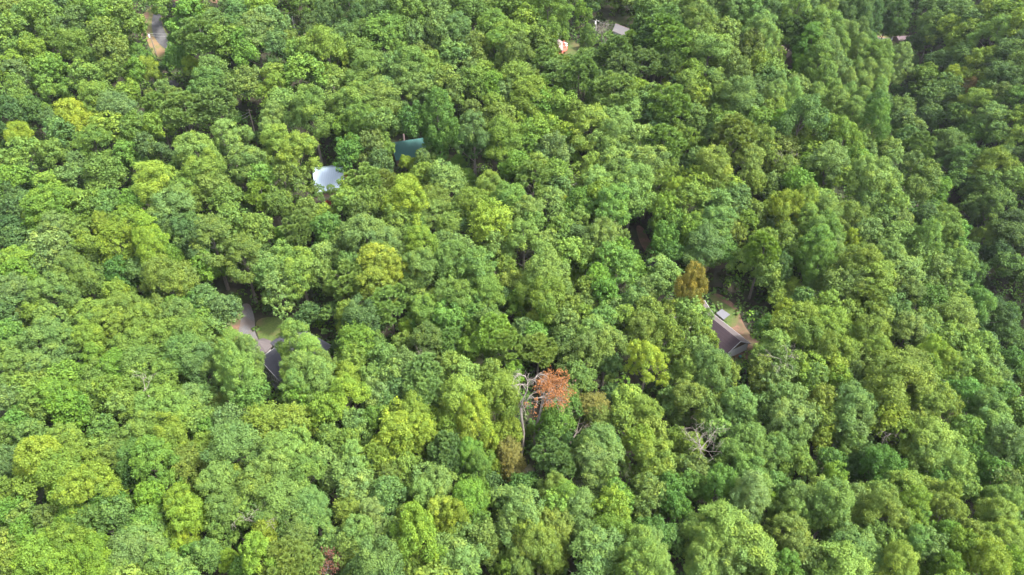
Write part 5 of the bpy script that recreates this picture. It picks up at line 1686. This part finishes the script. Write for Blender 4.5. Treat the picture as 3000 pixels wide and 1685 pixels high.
o = bpy.data.objects.new('forest', me)
link(o); tag(o, kind='stuff')

# undergrowth: low bushes on the forest floor
rg = np.random.default_rng(6)
# the bare spots between the trunks and crowns are filled, the rest is sparse
G = 1.9
gx0, gy0, gnx, gny = -320.0, 60.0, int(760 / G), int(560 / G)
cover = np.zeros((gny, gnx), bool)
for t in TREES + EXTRA + sp:
    rr = t.rad * .50
    i0, i1 = int((t.x - rr - gx0) / G), int((t.x + rr - gx0) / G) + 1
    j0, j1 = int((t.y - rr - gy0) / G), int((t.y + rr - gy0) / G) + 1
    for jj in range(max(j0, 0), min(j1, gny)):
        for ii in range(max(i0, 0), min(i1, gnx)):
            if math.hypot(gx0 + (ii + .5) * G - t.x, gy0 + (jj + .5) * G - t.y) < rr: cover[jj, ii] = True
X = gx0 + (np.tile(np.arange(gnx), gny) + rg.random(gnx * gny)) * G
Y = gy0 + (np.repeat(np.arange(gny), gnx) + rg.random(gnx * gny)) * G
fl = cover.ravel()
want = np.where(fl, rg.random(len(X)) < .04, rg.random(len(X)) < .62)
X, Y = X[want], Y[want]
Zg = height(X, Y)
keep = []
for i, (x, y) in enumerate(zip(X, Y)):
    px, py, dep = project((x, y, Zg[i]))
    if not (-120 < px < 3120 and -60 < py < 1800): continue
    if any(in_poly(x, y, p) for p in CLEAR + FOOT): continue
    keep.append(i)
print('bushes', len(keep))
X, Y = X[keep], Y[keep]
Z = height(X, Y)
per = 30
h = 0.7 + 4.2 * rg.random(len(X)) ** 2
r = 0.9 + 1.2 * rg.random(len(X))
d = sph(rg, len(X) * per).reshape(-1, per, 3)
d[..., 2] = np.abs(d[..., 2])
C = np.stack([X, Y, Z], 1)[:, None, :] + d * np.stack([r, r, h], 1)[:, None, :]
n = unit(d + rg.normal(size=d.shape) * .5 + np.array([0, 0, .5]))
C, n = C.reshape(-1, 3), n.reshape(-1, 3)
V, Qd = quads_from(C, n, 0.8 * (.6 + .8 * rg.random(len(C))), rg)
pc = np.array([mixcol(c) for c in ('d', 'dG', 'gd', 'Gy', 'do')])[rg.integers(0, 5, len(X))] * (.8 + .4 * rg.random((len(X), 1)))
cc = np.concatenate([np.repeat(pc, per, 0), np.ones((len(C), 1))], 1)
me = mesh_np('undergrowth', V, Qd, {'tint': ('FLOAT', np.clip(.5 + .15 * rg.normal(size=len(C)), 0, 1)), 'tree_colour': ('FLOAT_COLOR', cc)}, M_WOODLEAF)
o = bpy.data.objects.new('undergrowth', me)
link(o); tag(o, kind='stuff')

# ------------------------------------------------------------------ air, light, camera
HAZE = 0.00003
if HAZE:
    m, t, ns, lk = nt('air')
    out = N(t, 'ShaderNodeOutputMaterial')
    v = N(t, 'ShaderNodeVolumePrincipled')
    v.inputs['Color'].default_value = (.80, .88, 1.0, 1)
    v.inputs['Density'].default_value = HAZE
    v.inputs['Anisotropy'].default_value = 0.2
    lk.new(v.outputs[0], out.inputs['Volume'])
    b = MB(); b.box((50, 600, 70), (1000, 950, 135)); o = b.build('haze', m)
    tag(o, kind='stuff')

SUN_EL, SUN_AZ = R(54), R(104)            # azimuth from north (+y) towards east (+x): light from the right, a little behind
world = bpy.data.worlds.new('World')
SC.world = world
world.use_nodes = True
wt = world.node_tree
bg = wt.nodes['Background']
sky = wt.nodes.new('ShaderNodeTexSky')
sky.sky_type = 'NISHITA'
sky.sun_disc = False
sky.sun_elevation = SUN_EL
sky.sun_rotation = SUN_AZ
sky.air_density = 1.0
sky.dust_density = 3.0
sky.ozone_density = 1.0
hs = wt.nodes.new('ShaderNodeHueSaturation')       # thin overcast: the blue is veiled
hs.inputs['Saturation'].default_value = 0.30
wt.links.new(sky.outputs[0], hs.inputs['Color'])
wt.links.new(hs.outputs[0], bg.inputs['Color'])
bg.inputs['Strength'].default_value = 0.14
sl = bpy.data.lights.new('sun', 'SUN')
sl.energy = 2.4
sl.angle = R(10)
sl.color = (1.0, .95, .86)
so = bpy.data.objects.new('sun', sl)
dirv = Vector((math.sin(SUN_AZ) * math.cos(SUN_EL), math.cos(SUN_AZ) * math.cos(SUN_EL), math.sin(SUN_EL)))
so.rotation_euler = dirv.to_track_quat('Z', 'Y').to_euler()
so.location = (100, 100, 400)
link(so)

cd = bpy.data.cameras.new('camera')
cd.sensor_width = 36.0
cd.lens = 24.0
cd.clip_start = 1.0
cd.clip_end = 4000
co = bpy.data.objects.new('camera', cd)
co.location = (0, 0, CAM_H)
co.rotation_euler = (math.pi / 2 - PITCH, 0, 0)
link(co)
SC.camera = co

vs = SC.view_settings
vs.view_transform = 'Standard'
vs.look = 'None'
vs.exposure = 2.62
vs.gamma = 1.0
cy = SC.cycles
cy.use_denoising = True
cy.max_bounces = 6
cy.diffuse_bounces = 4
cy.glossy_bounces = 2
cy.transmission_bounces = 4
cy.volume_bounces = 0
cy.use_adaptive_sampling = False
